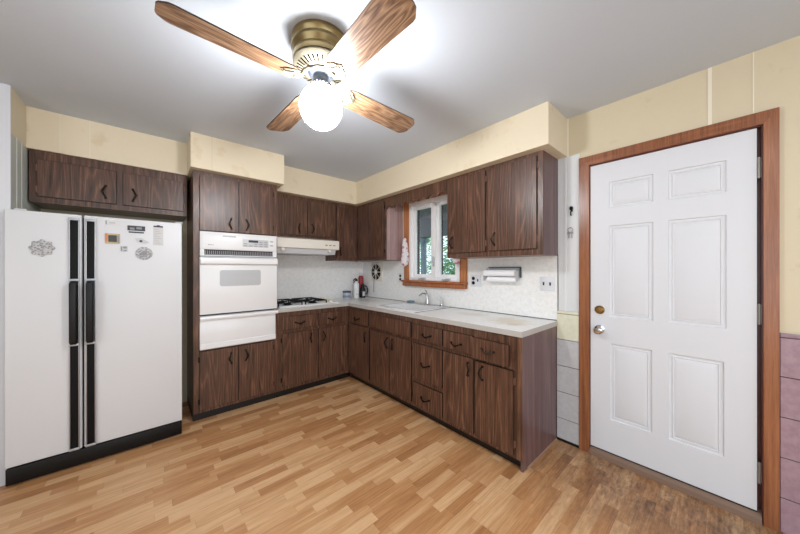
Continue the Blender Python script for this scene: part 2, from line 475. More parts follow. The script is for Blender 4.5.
HEADCASE = wood('brown_stained_head', srgb(112, 66, 40), srgb(148, 92, 58), srgb(168, 110, 74), rough=0.28, rings=2.0, hs=3.0, zs=20)
obj('casing', m, HEADCASE, door_1)
# six-panel leaf
def panel_leaf(m, x, y0, y1, z0, z1, th, rects):
    ys = sorted({y0, y1, *[r[0] for r in rects], *[r[1] for r in rects]})
    zs = sorted({z0, z1, *[r[2] for r in rects], *[r[3] for r in rects]})
    bm = m.bm
    def quad(a, b, c, d): bm.faces.new([bm.verts.new(p) for p in (a, b, c, d)])
    for a, b in zip(ys, ys[1:]):
        for c, d in zip(zs, zs[1:]):
            if any(r[0] <= a and b <= r[1] and r[2] <= c and d <= r[3] for r in rects): continue
            quad((x, a, c), (x, b, c), (x, b, d), (x, a, d))
    for (a, b, c, d) in rects:
        loops = []
        for ins, dep in ((0, 0), (0.004, 0.007), (0.014, 0.008), (0.020, 0.004), (0.024, 0.0075), (0.047, 0.001)):
            loops.append([(x + dep, a + ins, c + ins), (x + dep, b - ins, c + ins), (x + dep, b - ins, d - ins), (x + dep, a + ins, d - ins)])
        for l0, l1 in zip(loops, loops[1:]):
            for i in range(4): quad(l0[i], l0[(i + 1) % 4], l1[(i + 1) % 4], l1[i])
        quad(*loops[-1])
    P = [(y0, z0), (y1, z0), (y1, z1), (y0, z1)]
    for i in range(4):
        (a, c), (b, d) = P[i], P[(i + 1) % 4]
        quad((x, a, c), (x + th, a, c), (x + th, b, d), (x, b, d))
    quad(*[(x + th, a, c) for a, c in P])
m = MB()
rects = [(0.300, 0.531, 1.757, 1.937), (-0.007, 0.230, 1.757, 1.937), (0.300, 0.531, 0.998, 1.632), (-0.007, 0.230, 0.998, 1.632), (0.306, 0.527, 0.282, 0.812), (0.002, 0.230, 0.278, 0.812)]
panel_leaf(m, XS + 0.001, -0.1122, 0.6433, 0.0536, 2.0736, 0.042, rects)
leaf = obj('leaf', m, WHITE_PAINT, door_1, ang=20)
m = MB(); m.lathe([(0.030, 0.0), (0.030, -0.006), (0.024, -0.012), (0.020, -0.016), (0.0, -0.017)], (XS + 0.0008, 0.587, 1.041), 28, 'x'); m.box(XS - 0.024, XS - 0.016, 0.584, 0.590, 1.028, 1.054, 0.002)
obj('deadbolt', m, BRASS, leaf)
m = MB(); m.lathe([(0.031, 0.0), (0.031, -0.006), (0.016, -0.010), (0.013, -0.028), (0.022, -0.036), (0.028, -0.046), (0.028, -0.056), (0.020, -0.064), (0.0, -0.066)], (XS + 0.0008, 0.587, 0.902), 28, 'x')
obj('door_knob', m, CHROME, leaf)
for z in (1.862, 1.093, 0.26):
    m = MB(); m.cyl((XS - 0.002, -0.1195, z - 0.055), (XS - 0.002, -0.1195, z + 0.055), 0.006, n=12); m.box(XS + 0.0015, XS + 0.004, -0.1272, -0.1125, z - 0.05, z + 0.05)
    obj('hinge', m, STEEL, door_1)
m = MB(); m.prism([(XS - 0.028, 0.0), (XS + 0.10, 0.0), (XS + 0.10, 0.046), (XS - 0.002, 0.046), (XS - 0.026, 0.03)], 'y', -0.1270, 0.6445)
obj('threshold', m, plain('worn_threshold', srgb(128, 104, 88), 0.45), door_1)
m = MB(); m.box(XS + 0.0, XS + 0.03, -0.112, 0.643, 0.0465, 0.053); obj('door_sweep', m, BLACK, leaf)

# ------------------------------------------------------------------ window
m = MB()
for a, b, c, d in ((2.514, WY1 - 0.001, WZ0 + 0.001, WZ1 - 0.001), (WY0 + 0.001, 1.830, WZ0 + 0.001, WZ1 - 0.001)):
    m.box(XS - 0.012, XS + 0.06, a, b, c, d, 0.003)
m.box(XS - 0.012, XS + 0.06, 1.8301, 2.5139, WZ0 + 0.001, 1.236, 0.003); m.box(XS - 0.012, XS + 0.06, 1.8301, 2.5139, 2.090, WZ1 - 0.001, 0.003)
m.box(XS - 0.012, XS + 0.06, 2.130, 2.170, 1.2361, 2.0899, 0.003)
window_1 = struct('window_1', m, VINYL)
BROWN = plain('brown_exterior_vinyl', srgb(58, 44, 34), 0.5)
m = MB()
for a, b in ((2.505, 2.559), (2.128, 2.172), (1.788, 1.84)): m.box(XS + 0.0605, XS + 0.119, a, b, WZ0 + 0.001, WZ1 - 0.001)
m.box(XS + 0.0605, XS + 0.119, 1.84, 2.505, WZ0 + 0.001, 1.225); m.box(XS + 0.0605, XS + 0.119, 1.84, 2.505, 2.10, WZ1 - 0.001)
obj('outer_frame', m, BROWN, window_1, smooth=False)
for a, b in ((2.171, 2.513), (1.831, 2.129)):
    m = MB(); i = 0.042
    m.box(XS + 0.008, XS + 0.045, a, a + i, 1.237, 2.089, 0.003); m.box(XS + 0.008, XS + 0.045, b - i, b, 1.237, 2.089, 0.003)
    m.box(XS + 0.008, XS + 0.045, a + i + 0.0003, b - i - 0.0003, 1.237, 1.237 + 0.035, 0.003); m.box(XS + 0.008, XS + 0.045, a + i + 0.0003, b - i - 0.0003, 2.089 - 0.045, 2.089, 0.003)
    s = obj('sash', m, VINYL, window_1)
    m = MB(); m.box(XS + 0.03, XS + 0.034, a + i + 0.0005, b - i - 0.0005, 1.2725, 2.0435); obj('pane', m, GLASS, s, smooth=False)
    m = MB(); m.box(XS - 0.030, XS - 0.0125, (a + b) / 2 - 0.045, (a + b) / 2 + 0.045, 1.205, 1.224, 0.004)
    m.tube([(XS - 0.03, (a + b) / 2, 1.222), (XS - 0.045, (a + b) / 2 - 0.03, 1.226), (XS - 0.04, (a + b) / 2 - 0.085, 1.224)], 0.006, 8)
    obj('crank_handle', m, PALEGREY, s)
for y in (2.158, 2.142):
    m = MB(); m.box(XS - 0.024, XS - 0.0125, y - 0.006, y + 0.006, 1.36, 1.46, 0.003); m.box(XS - 0.036, XS - 0.024, y - 0.005, y + 0.005, 1.40, 1.475, 0.003); obj('latch', m, PALEGREY, window_1)
C1 = XS - 0.024
m = MB(); m.box(C1, XS - 0.0003, WY1 - 0.004, 2.643, 1.2005, 2.1895, 0.003); obj('window_casing', m, ORANGE, window_1)
m = MB(); m.box(C1, XS - 0.0003, 1.712, WY0 + 0.004, 1.2005, 2.1895, 0.003); obj('window_casing', m, ORANGE, window_1)
m = MB(); m.box(C1, XS - 0.0003, WY0 + 0.0045, WY1 - 0.0045, WZ1 + 0.001, 2.1895, 0.003); obj('window_casing', m, wood('orange_head_casing', srgb(186, 130, 108), srgb(214, 164, 142), srgb(226, 184, 164), rings=2, hs=3, zs=20), window_1)
m = MB()
m.box(XS - 0.066, XS - 0.0003, 1.700, 2.655, 1.176, 1.200, 0.006, 3); m.box(XS - 0.048, XS - 0.0003, 1.712, 2.643, 1.128, 1.1755, 0.006, 3)
obj('window_sill', m, wood('orange_sill', srgb(138, 78, 44), srgb(174, 106, 64), srgb(198, 132, 86), rough=0.3, rings=2, hs=3, zs=20), window_1)

# ------------------------------------------------------------------ cabinets
def front_box(m, ax, face, a0, a1, z0, z1, n0, n1, bev=0.002):
    if ax == 'y': m.box(a0, a1, face - n1, face - n0, z0, z1, bev, 1)
    else: m.box(face - n1, face - n0, a0, a1, z0, z1, bev, 1)
def edge_slot(ax):
    def f(bm):
        for fc in bm.faces:
            n = abs(fc.normal.y if ax == 'y' else fc.normal.x)
            fc.material_index = 0 if n > 0.9 else 1
    return f
def FP(ax, face, a, n, z):
    return (a, face - n, z) if ax == 'y' else (face - n, a, z)
def pull(parent, ax, face, a, z, vertical, side, mat=None, L=0.048):
    """chevron pull: feet on the face, the middle bowed outwards and to one side"""
    pts = [(-L, 0, 0.0), (-L * .94, 0, 0.013), (-L * .5, 0.010, 0.019), (0, 0.019, 0.022), (L * .5, 0.010, 0.019), (L * .94, 0, 0.013), (L, 0, 0.0)]
    P = []
    for s, b, n in pts:
        P.append(FP(ax, face, a + side * b, n + 0.0003, z + s) if vertical else FP(ax, face, a + s, n + 0.0003, z - b))
    m = MB(); m.tube(P, [0.0045, 0.005, 0.006, 0.008, 0.006, 0.005, 0.0045], 8)
    for s in (-L, L):
        q = FP(ax, face, a, 0, z + s) if vertical else FP(ax, face, a + s, 0, z)
        h = 0.008
        if ax == 'y': m.box(q[0] - h, q[0] + h, q[1] - 0.003, q[1] - 0.0002, q[2] - h, q[2] + h)
        else: m.box(q[0] - 0.003, q[0] - 0.0002, q[1] - h, q[1] + h, q[2] - h, q[2] + h)
    return obj('handle', m, mat or PULL, parent)
DT = 0.016
def cab_door(parent, ax, face, a0, a1, z0, z1, handle=None, hinge=None, name='door', hv=True, mat=None, hz=(0.07, 0.07), hm=None):
    """handle = (a, z, side); hinge = -1 / +1: towards lower or higher a"""
    m = MB(); front_box(m, ax, face, a0, a1, z0, z1, 0.0004, DT)
    d = obj(name, m, [mat or WALNUT, EDGE], parent, slot=edge_slot(ax))
    if handle: pull(d, ax, face - DT, handle[0], handle[1], hv, handle[2] if len(handle) > 2 else 1)
    if hinge:
        e = a1 if hinge > 0 else a0
        for zz in (z0 + hz[0], z1 - hz[1]):
            m = MB(); front_box(m, ax, face, e + hinge * 0.0005, e + hinge * 0.0115, zz - 0.022, zz + 0.022, 0.0004, 0.005, 0.001)
            q0 = FP(ax, face, e + hinge * 0.0025, 0.009, zz - 0.024); q1 = FP(ax, face, e + hinge * 0.0025, 0.009, zz + 0.024)
            m.cyl(q0, q1, 0.004, n=8)
            obj('hinge', m, hm or HINGE, d)
    return d
def carcass(parent, ax, face, back, a0, a1, z0, z1, plates=None, lo_end=None, hi_end=None, top=True, end_z=None, mats=None):
    """open box of panels behind a face plate; plates = list of (a0,a1,z0,z1) or None for one full plate"""
    t = 0.016; g = 0.0006
    def bx(m, p0, p1, n0, n1, q0, q1):
        if ax == 'y': m.box(p0, p1, n0, n1, q0, q1)
        else: m.box(n0, n1, p0, p1, q0, q1)
    m = MB()
    for (p0, p1, q0, q1) in (plates or [(a0, a1, z0, z1)]): bx(m, p0, p1, face, face + 0.018, q0, q1)
    f0, b0 = face + 0.0182, back
    lo_t = lo_end is None; hi_t = hi_end is None
    if lo_t: bx(m, a0, a0 + t, f0, b0, z0, z1)
    if hi_t: bx(m, a1 - t, a1, f0, b0, z0, z1)
    bx(m, a0 + t + g, a1 - t - g, f0, b0, z0, z0 + t)
    if top: bx(m, a0 + t + g, a1 - t - g, f0, b0, z1 - t, z1)
    bx(m, a0 + t + g, a1 - t - g, b0 - 0.006, b0, z0 + t + g, z1 - t - g)
    body = obj('body', m, mats or WALNUT, parent, smooth=False)
    for e, lo in ((lo_end, True), (hi_end, False)):
        if e is None: continue
        m = MB(); q0 = end_z if end_z is not None else z0
        if lo: bx(m, a0, a0 + t, f0, b0, q0, z1)
        else: bx(m, a1 - t, a1, f0, b0, q0, z1)
        obj('end_panel', m, e, parent, smooth=False)
    return body

# --- wall cabinet above the refrigerator
YFC = 3.246
c = thing('wall_cabinet', 'low two-door dark walnut wall cabinet above the refrigerator', 'cabinet', (-0.2, 3.4, 1.815))
carcass(c, 'y', YFC, YB - 0.001, -0.642, 0.2545, 1.815, ZS - 0.001)
cab_door(c, 'y', YFC, -0.604, -0.202, 1.857, 2.122, (-0.262, 1.945, -1), -1, hz=(0.05, 0.06))
cab_door(c, 'y', YFC, -0.165, 0.228, 1.857, 2.122, (-0.105, 1.945, 1), 1, hz=(0.05, 0.06))

# --- tall oven cabinet
XO0, XO1 = 0.2805, 0.977
c = thing('oven_cabinet', 'tall dark walnut cabinet tower with the white oven built into its middle', 'cabinet', (0.63, 3.3, 0.0))
m = MB()
carcass(c, 'y', YF, YB - 0.001, XO0, XO1, ZF, ZS - 0.001, plates=[(XO0, XO1, 1.668, ZS - 0.001), (XO0, XO1, ZF, 0.622), (XO0, 0.3305, 0.6222, 1.6678), (0.962, XO1, 0.6222, 1.6678)])
cab_door(c, 'y', YF, 0.325, 0.6255, 1.674, 2.155, (0.565, 1.752, -1), -1)
cab_door(c, 'y', YF, 0.6275, 0.934, 1.674, 2.155, (0.690, 1.752, 1), 1, hm=PULL)
cab_door(c, 'y', YF, 0.323, 0.6205, 0.108, 0.616, (0.563, 0.515, -1), -1, hm=PULL)
cab_door(c, 'y', YF, 0.6225, 0.934, 0.108, 0.616, (0.682, 0.519, 1), 1, hm=PULL)
m = MB(); m.box(XO0 + 0.001, XO1 - 0.001, YF + 0.055, YF + 0.07, 0.0005, ZF - 0.0005); m.box(XO0, XO0 + 0.012, YF + 0.0705, YB - 0.001, 0.0005, ZF - 0.0005); obj('toe_kick', m, TOE, c)

# --- built-in oven
ov = thing('built_in_oven', 'white built-in wall oven with digital panel and lower drawer', 'oven', (0.64, 3.2, 0.63))
oy = YF - 0.0005
m = MB(); m.box(0.332, 0.961, YF + 0.0005, 3.50, 0.63, 1.660); obj('oven_body', m, PALEGREY, ov, smooth=False)
m = MB()
m.box(0.325, 0.966, oy - 0.020, oy, 1.508, 1.6655, 0.004); m.box(0.325, 0.357, oy - 0.020, oy, 1.4515, 1.5075, 0.002); m.box(0.930, 0.966, oy - 0.020, oy, 1.4515, 1.5075, 0.002); m.box(0.3575, 0.9295, oy - 0.020, oy, 1.4515, 1.459, 0.001)
pan = obj('control_panel', m, WHITE_ENAMEL, ov)
m = MB(); m.box(0.345, 0.945, oy - 0.0225, oy - 0.0203, 1.517, 1.645, 0.001); obj('panel_face', m, plain('panel_white', srgb(236, 236, 236), 0.25), pan)
m = MB(); m.box(0.656, 0.885, oy - 0.0245, oy - 0.0226, 1.545, 1.617, 0.001); pad = obj('keypad', m, PALEGREY, pan)
m = MB(); m.box(0.706, 0.790, oy - 0.0265, oy - 0.0246, 1.588, 1.609); obj('clock_display', m, plain('display', srgb(70, 72, 78), 0.15), pan)
m = MB()
for k in range(5):
    for r in range(3):
        if r == 2 and k < 3 or (k == 1 or k == 2) and r > 0 and k < 2: continue
        m.box(0.666 + 0.045 * k, 0.694 + 0.045 * k, oy - 0.0262, oy - 0.0246, 1.551 + 0.02 * r, 1.557 + 0.02 * r)
obj('buttons', m, MIDGREY, pan)
for q in range(2):
    m = MB(); m.box(0.900, 0.930, oy - 0.0242, oy - 0.0226, 1.562 + 0.04 * q, 1.570 + 0.04 * q); obj('button', m, MIDGREY, pan)
m = MB()
for k, w in enumerate((0.007, 0.005, 0.006, 0.004, 0.006)): m.box(0.383 + 0.009 * k, 0.383 + 0.009 * k + w, oy - 0.0242, oy - 0.0226, 1.546, 1.553)
obj('lettering', m, MIDGREY, pan)
m = MB(); m.box(0.495, 0.600, oy - 0.0242, oy - 0.0226, 1.622, 1.6405, 0.001); obj('status_window', m, PALEGREY, pan)
m = MB(); m.box(0.3575, 0.9295, oy - 0.004, oy - 0.0005, 1.4595, 1.5075); g = obj('vent_grille', m, BLACK, ov)
m = MB()
for k in range(38):
    x = 0.362 + k * 0.01505; m.box(x, x + 0.0065, oy - 0.016, oy - 0.0042, 1.462, 1.4985)
m.box(0.3585, 0.9285, oy - 0.012, oy - 0.006, 1.461, 1.466)
obj('grille_fins', m, MIDGREY, g)
m = MB(); m.box(0.3215, 0.963, oy - 0.040, oy, 0.9375, 1.4435, 0.006)
od = obj('oven_door', m, WHITE_ENAMEL, ov)
m = MB(); m.prism([(oy - 0.0403, 1.440), (oy - 0.062, 1.432), (oy - 0.070, 1.405), (oy - 0.066, 1.384), (oy - 0.055, 1.374), (oy - 0.0403, 1.372)], 'x', 0.325, 0.960); obj('door_handle', m, WHITE_ENAMEL, od)
def rrect(x0, x1, z0, z1, r, k=5):
    P = []
    for cx, cz, s in ((x1 - r, z0 + r, -90), (x1 - r, z1 - r, 0), (x0 + r, z1 - r, 90), (x0 + r, z0 + r, 180)):
        for i in range(k + 1):
            a = R(s + 90 * i / k); P.append((cx + r * math.cos(a), cz + r * math.sin(a)))
    return P
m = MB(); m.prism(rrect(0.469, 0.809, 1.180, 1.325, 0.02), 'y', oy - 0.042, oy - 0.0403); obj('oven_window', m, plain('grey_oven_glass', srgb(186, 187, 189), 0.2), od)
m = MB(); m.box(0.33, 0.955, oy - 0.010, oy - 0.0005, 0.926, 0.937); obj('door_gap', m, BLACK, ov)
m = MB(); m.box(0.3215, 0.946, oy - 0.038, oy, 0.632, 0.888, 0.005)
dr = obj('warming_drawer', m, WHITE_ENAMEL, ov)
m = MB(); m.prism([(oy - 0.001, 0.925), (oy - 0.058, 0.921), (oy - 0.066, 0.905), (oy - 0.062, 0.891), (oy - 0.048, 0.8885), (oy - 0.001, 0.8885)], 'x', 0.3215, 0.966); obj('drawer_handle', m, WHITE_ENAMEL, dr)
m = MB(); m.prism([(oy - 0.0383, 0.684), (oy - 0.045, 0.678), (oy - 0.047, 0.640), (oy - 0.0383, 0.632)], 'x', 0.3218, 0.946); obj('drawer_lip', m, WHITE_ENAMEL, dr)

# --- base cabinet under the cooktop
c = thing('base_cabinet', 'dark walnut base cabinet with two drawers under the gas cooktop', 'cabinet', (1.38, 3.3, 0))
carcass(c, 'y', YF, YB - 0.001, 0.9785, XF - 0.001, ZF, ZK0 - 0.001)
for a0, a1, hx in ((1.021, 1.383, 1.205), (1.415, 1.781, 1.586)): cab_door(c, 'y', YF, a0, a1, 0.702, 0.840, (hx, 0.770), None, 'drawer', False)
cab_door(c, 'y', YF, 1.021, 1.404, 0.119, 0.667, (1.334, 0.580, -1), -1, hm=PULL)
cab_door(c, 'y', YF, 1.422, 1.789, 0.119, 0.667, (1.473, 0.575, 1), None)
m = MB(); m.box(0.979, XF + 0.055, YF + 0.055, YF + 0.07, 0.0005, ZF - 0.0005); obj('toe_kick', m, TOE, c)

# --- sink run: four base cabinets
def sink_unit(label, a0, a1, lo=None, top=False, pl=None):
    c = thing('base_cabinet', label, 'cabinet', (2.1, (a0 + a1) / 2, 0))
    carcass(c, 'x', XF, XS - 0.007, a0, a1, ZF, ZK0 - 0.001, lo_end=lo, top=top, end_z=0.0005 if lo else None, plates=pl)
    m = MB(); m.box(XF + 0.06, XF + 0.072, a0 + (0.017 if lo else 0), a1, 0.0005, ZF - 0.0005); obj('toe_kick', m, TOE, c)
    return c
g0 = 0.0006
c = sink_unit('dark walnut base cabinet in the inner corner with one drawer over one narrow door', 2.5625, YF - 0.001)
cab_door(c, 'x', XF, 2.578, 2.978, 0.705, 0.858, (2.80, 0.764), None, 'drawer', False)
cab_door(c, 'x', XF, 2.560 + 0.004, 2.985, 0.117, 0.686, (2.636, 0.575, -1), None)
c = sink_unit('dark walnut sink base cabinet with long blank front over two doors below the window', 1.888, 2.5615)
cab_door(c, 'x', XF, 1.902, 2.549, 0.703, 0.845, None, None, 'false_front')
cab_door(c, 'x', XF, 2.206, 2.546, 0.116, 0.676, (2.243, 0.590, 1), 1, hm=PULL)
cab_door(c, 'x', XF, 1.896, 2.202, 0.116, 0.676, (2.165, 0.590, -1), -1, hm=PULL)
c = sink_unit('dark walnut base cabinet with a stack of three drawers', 1.5225, 1.887)
cab_door(c, 'x', XF, 1.5275, 1.8785, 0.702, 0.836, (1.698, 0.760), None, 'drawer', False)
cab_door(c, 'x', XF, 1.5275, 1.8765, 0.354, 0.668, (1.716, 0.500), None, 'drawer', False)
cab_door(c, 'x', XF, 1.5275, 1.8765, 0.108, 0.312, (1.716, 0.205), None, 'drawer', False)
c = sink_unit('dark walnut end base cabinet of the sink run with a warped drawer standing ajar', YE, 1.5215, lo=WALNUT_END)
m = MB(); m.box(XF + 0.075, XS - 0.02, YE - 0.006, YE - 0.0003, 0.0005, 0.010); obj('floor_strip', m, plain('pale_floor_strip', srgb(170, 140, 120), 0.5), c)
cab_door(c, 'x', XF, 1.231, 1.5145, 0.696, 0.835, (1.382, 0.752), None, 'drawer', False)
# the ajar, warped drawer front
m = MB()
N = 10; a0, a1, z0, z1 = 0.930, 1.213, 0.690, 0.834
bm = m.bm; grid = []
for i in range(N + 1):
    f = i / N; y = a0 + (a1 - a0) * f
    out = 0.030 + 0.012 * (1 - f) ** 2
    sag = 0.004 * (1 - f)
    grid.append([[bm.verts.new((XF - out - (0.016 if k == 0 else 0.0), y, z)) for z in (z0 + sag - 0.006 * f, z1)] for k in (0, 1)])
for i in range(N):
    A, B = grid[i], grid[i + 1]
    bm.faces.new([A[0][0], B[0][0], B[0][1], A[0][1]]); bm.faces.new([A[1][0], A[1][1], B[1][1], B[1][0]])
    bm.faces.new([A[0][1], B[0][1], B[1][1], A[1][1]]); bm.faces.new([A[0][0], A[1][0], B[1][0], B[0][0]])
for G in (grid[0], grid[-1]): bm.faces.new([G[0][0], G[0][1], G[1][1], G[1][0]])
def slot_w(bm):
    for fc in bm.faces: fc.material_index = 0 if abs(fc.normal.x) > 0.9 else 1
dw = obj('drawer', m, [WALNUT, EDGE], c, slot=slot_w)
pull(dw, 'x', XF - 0.0495, 1.085, 0.765, False, 1, mat=plain('worn_bronze', srgb(70, 60, 54), 0.3, 0.8))
m = MB(); m.box(XF - 0.030, XF - 0.0005, 0.95, 1.19, 0.700, 0.822); obj('drawer_box', m, INSIDE, dw)
cab_door(c, 'x', XF, 1.2265, 1.5195, 0.109, 0.666, (1.275, 0.580, -1), None)
cab_door(c, 'x', XF, 0.9185, 1.2140, 0.104, 0.660, (1.150, 0.582, 1), -1)

# --- worktop
ZT0 = ZK0
wt = thing('worktop', 'L-shaped white laminate worktop with yellowish stains near its open end', 'worktop', (2.0, 2.2, ZT0))
SX0, SX1, SY0, SY1 = 1.905, 2.270, 1.945, 2.490
XW0, XW1, YW0 = XF - 0.012, XS - 0.0065, YE - 0.007
m = MB()
m.box(XW0 + 0.0025, XW1, YW0 + 0.0025, SY0, ZT0, ZK1); m.box(XW0 + 0.0025, SX0, SY0, SY1, ZT0, ZK1); m.box(SX1, XW1, SY0, SY1, ZT0, ZK1)
m.box(XW0 + 0.0025, XW1, SY1, YB - 0.0065, ZT0, ZK1); m.box(0.9785, XW0 + 0.0025, YF - 0.0125, YB - 0.0065, ZT0, ZK1)
obj('top', m, COUNTER, wt, smooth=False)
m = MB()
m.box(XW0, XW0 + 0.002, YW0, YF - 0.0135, ZT0, ZK1 - 0.0005); m.box(XW0 + 0.0025, XW1, YW0, YW0 + 0.002, ZT0, ZK1 - 0.0005); m.box(0.9785, XW0, YF - 0.0155, YF - 0.0135, ZT0, ZK1 - 0.0005)
obj('edge_band', m, COUNTER_EDGE, wt, smooth=False)

# --- sink, faucet, spray
sk = thing('kitchen_sink', 'white enamel sink let into the worktop under the window', 'sink', (2.08, 2.2, ZK1))
m = MB(); zr = ZK1 + 0.0005
RX0, RX1, RY0, RY1 = 1.862, 2.372, 1.905, 2.530
m.box(RX0, RX1, RY0, SY0 + 0.02, zr, zr + 0.008, 0.003); m.box(RX0, RX1, SY1 - 0.02, RY1, zr, zr + 0.008, 0.003)
m.box(RX0, SX0 + 0.02, SY0 + 0.0203, SY1 - 0.0203, zr, zr + 0.008, 0.003); m.box(SX1 - 0.02, RX1, SY0 + 0.0203, SY1 - 0.0203, zr, zr + 0.008, 0.003)
obj('rim', m, WHITE_ENAMEL, sk)
m = MB(); bx0, bx1, by0, by1, bz = SX0 + 0.02, SX1 - 0.02, SY0 + 0.0203, SY1 - 0.0203, 0.755
m.box(bx0, bx1, by0, by1, bz - 0.006, bz); m.box(bx0 - 0.005, bx0, by0, by1, bz, zr - 0.0003); m.box(bx1, bx1 + 0.005, by0, by1, bz, zr - 0.0003); m.box(bx0, bx1, by0 - 0.005, by0, bz, zr - 0.0003); m.box(bx0, bx1, by1, by1 + 0.005, bz, zr - 0.0003)
obj('basin', m, WHITE_ENAMEL, sk, smooth=False)
m = MB(); m.lathe([(0.04, 0.0), (0.04, 0.003), (0.02, 0.003), (0.018, 0.001), (0, 0.001)], ((bx0 + bx1) / 2, (by0 + by1) / 2, bz + 0.0005), 24); obj('drain', m, STEEL, sk)
for ya, yb in ((RY0 - 0.005, RY0 - 0.0005), (RY1 + 0.0005, RY1 + 0.005)):
    m = MB(); m.box(RX0 - 0.004, RX1 + 0.003, ya, yb, ZK1 + 0.0003, ZK1 + 0.003); obj('sealing_strip', m, DARKGREY, sk, smooth=False)
zf = zr + 0.0085
fc = thing('faucet', 'chrome kitchen faucet with lever at the back of the sink', 'faucet', (2.325, 2.19, zf))
m = MB(); m.box(2.302, 2.352, 2.055, 2.325, zf, zf + 0.012, 0.005); m.cyl((2.327, 2.19, zf + 0.0122), (2.327, 2.19, zf + 0.07), 0.019, 0.014, 20); obj('base_plate', m, CHROME, fc)
m = MB(); m.tube([(2.322, 2.19, zf + 0.0702), (2.322, 2.192, zf + 0.11), (2.305, 2.20, zf + 0.125), (2.27, 2.21, zf + 0.128), (2.235, 2.216, zf + 0.112), (2.228, 2.218, zf + 0.098)], [0.012, 0.010, 0.009, 0.0085, 0.0085, 0.0095], 12); obj('spout', m, CHROME, fc)
m = MB(); m.tube([(2.33, 2.19, zf + 0.0705), (2.335, 2.192, zf + 0.10), (2.33, 2.215, zf + 0.15), (2.322, 2.235, zf + 0.172)], [0.009, 0.008, 0.0065, 0.008], 10); obj('lever', m, CHROME, fc)
sp = thing('sink_sprayer', 'small white and chrome hand sprayer standing beside the faucet', 'sprayer', (2.325, 1.985, zf))
m = MB(); m.lathe([(0.024, 0), (0.024, 0.008), (0.015, 0.016), (0.013, 0.03)], (2.325, 1.985, zf), 20); obj('holder', m, CHROME, sp)
m = MB(); m.tube([(2.325, 1.985, zf + 0.0305), (2.325, 1.987, zf + 0.065), (2.318, 1.995, zf + 0.085), (2.300, 2.022, zf + 0.097)], [0.011, 0.012, 0.015, 0.017], 12); obj('spray_head', m, PALEGREY, sp)
m = MB(); m.box(2.30, 2.365, 2.425, 2.50, zf, zf + 0.024, 0.008, 3); tag(obj('dish_sponge', m, BLUEGREY), 'blue-grey dish sponge at the back left corner of the sink', 'sponge')

# --- cooktop
CT0, CT1, CTY0, CTY1 = 1.012, 1.700, 3.055, 3.500
ck = thing('gas_cooktop', 'white gas cooktop with black burner grates and side knobs', 'cooktop', (1.35, 3.28, ZK1))
m = MB(); zc = ZK1 + 0.0005
m.box(CT0, CT1, CTY0, CTY1, zc, zc + 0.014, 0.006, 3); obj('tray', m, WHITE_ENAMEL, ck)
BX = [(1.135, 3.17), (1.135, 3.39), (1.425, 3.17), (1.425, 3.39)]
for (x, y) in BX:
    m = MB(); m.lathe([(0.055, 0), (0.055, 0.004), (0.040, 0.006), (0.034, 0.016), (0.030, 0.020), (0, 0.021)], (x, y, zc + 0.0143), 24); obj('burner', m, BLACKMAT, ck)
for x in (1.135, 1.425):
    m = MB(); z = zc + 0.046; r = 0.006
    x0, x1, y0, y1 = x - 0.125, x + 0.125, 3.075, 3.485
    m.tube([(x0, y0, z), (x1, y0, z), (x1, y1, z), (x0, y1, z), (x0, y0 + 0.001, z)], r, 8)
    m.tube([(x0, (y0 + y1) / 2, z), (x1, (y0 + y1) / 2, z)], r, 8)
    for yb in (3.17, 3.39):
        for k in range(4):
            a = R(90 * k); p0 = (x + 0.03 * math.cos(a), yb + 0.03 * math.sin(a), z + 0.004)
            p1 = (x + (0.125 if k % 2 == 0 else 0.10) * math.cos(a), yb + (0.125 if k % 2 == 0 else 0.095) * math.sin(a), z)
            m.tube([p0, p1], 0.0065, 8)
    for px in (x0, x1):
        for py in (y0, (y0 + y1) / 2, y1): m.tube([(px, py, z), (px, py, zc + 0.0145)], 0.007, 8)
    obj('grate', m, BLACKMAT, ck)
for k in range(4):
    m = MB(); m.lathe([(0.021, 0), (0.020, 0.016), (0.017, 0.020), (0, 0.0205)], (1.632, 3.13 + 0.085 * k, zc + 0.0143), 20); m.box(1.629, 1.635, 3.112 + 0.085 * k, 3.148 + 0.085 * k, zc + 0.035, zc + 0.044)
    obj('knob', m, CREAM, ck)

# --- backsplash panels
m = MB(); m.box(0.9785, XS - 0.0065, YB - 0.006, YB - 0.0005, ZK1 + 0.0008, 1.70)
tag(obj('backsplash', m, SPLASH, smooth=False), 'light grey speckled backsplash panel behind the gas cooktop', 'backsplash')
m = MB(); x0, x1, zb = XS - 0.006, XS - 0.0005, ZK1 + 0.0008
m.box(x0, x1, YE - 0.006, 1.699, zb, ZUB - 0.001); m.box(x0, x1, 1.6992, 2.656, zb, 1.127); m.box(x0, x1, 2.6562, YB - 0.007, zb, ZUB - 0.001)
bs = tag(obj('backsplash', m, SPLASH, smooth=False), 'light grey speckled backsplash panel on the window wall above the sink worktop', 'backsplash')
m = MB(); m.box(XS - 0.010, XS - 0.0005, YE - 0.0105, YE - 0.0065, zb, ZUB - 0.001); obj('edge_strip', m, DARKGREY, bs)
m = MB(); m.box(XS - 0.0085, XS - 0.0062, YE, YB - 0.012, ZK1 + 0.0008, ZK1 + 0.006); obj('bottom_strip', m, DARKGREY, bs)

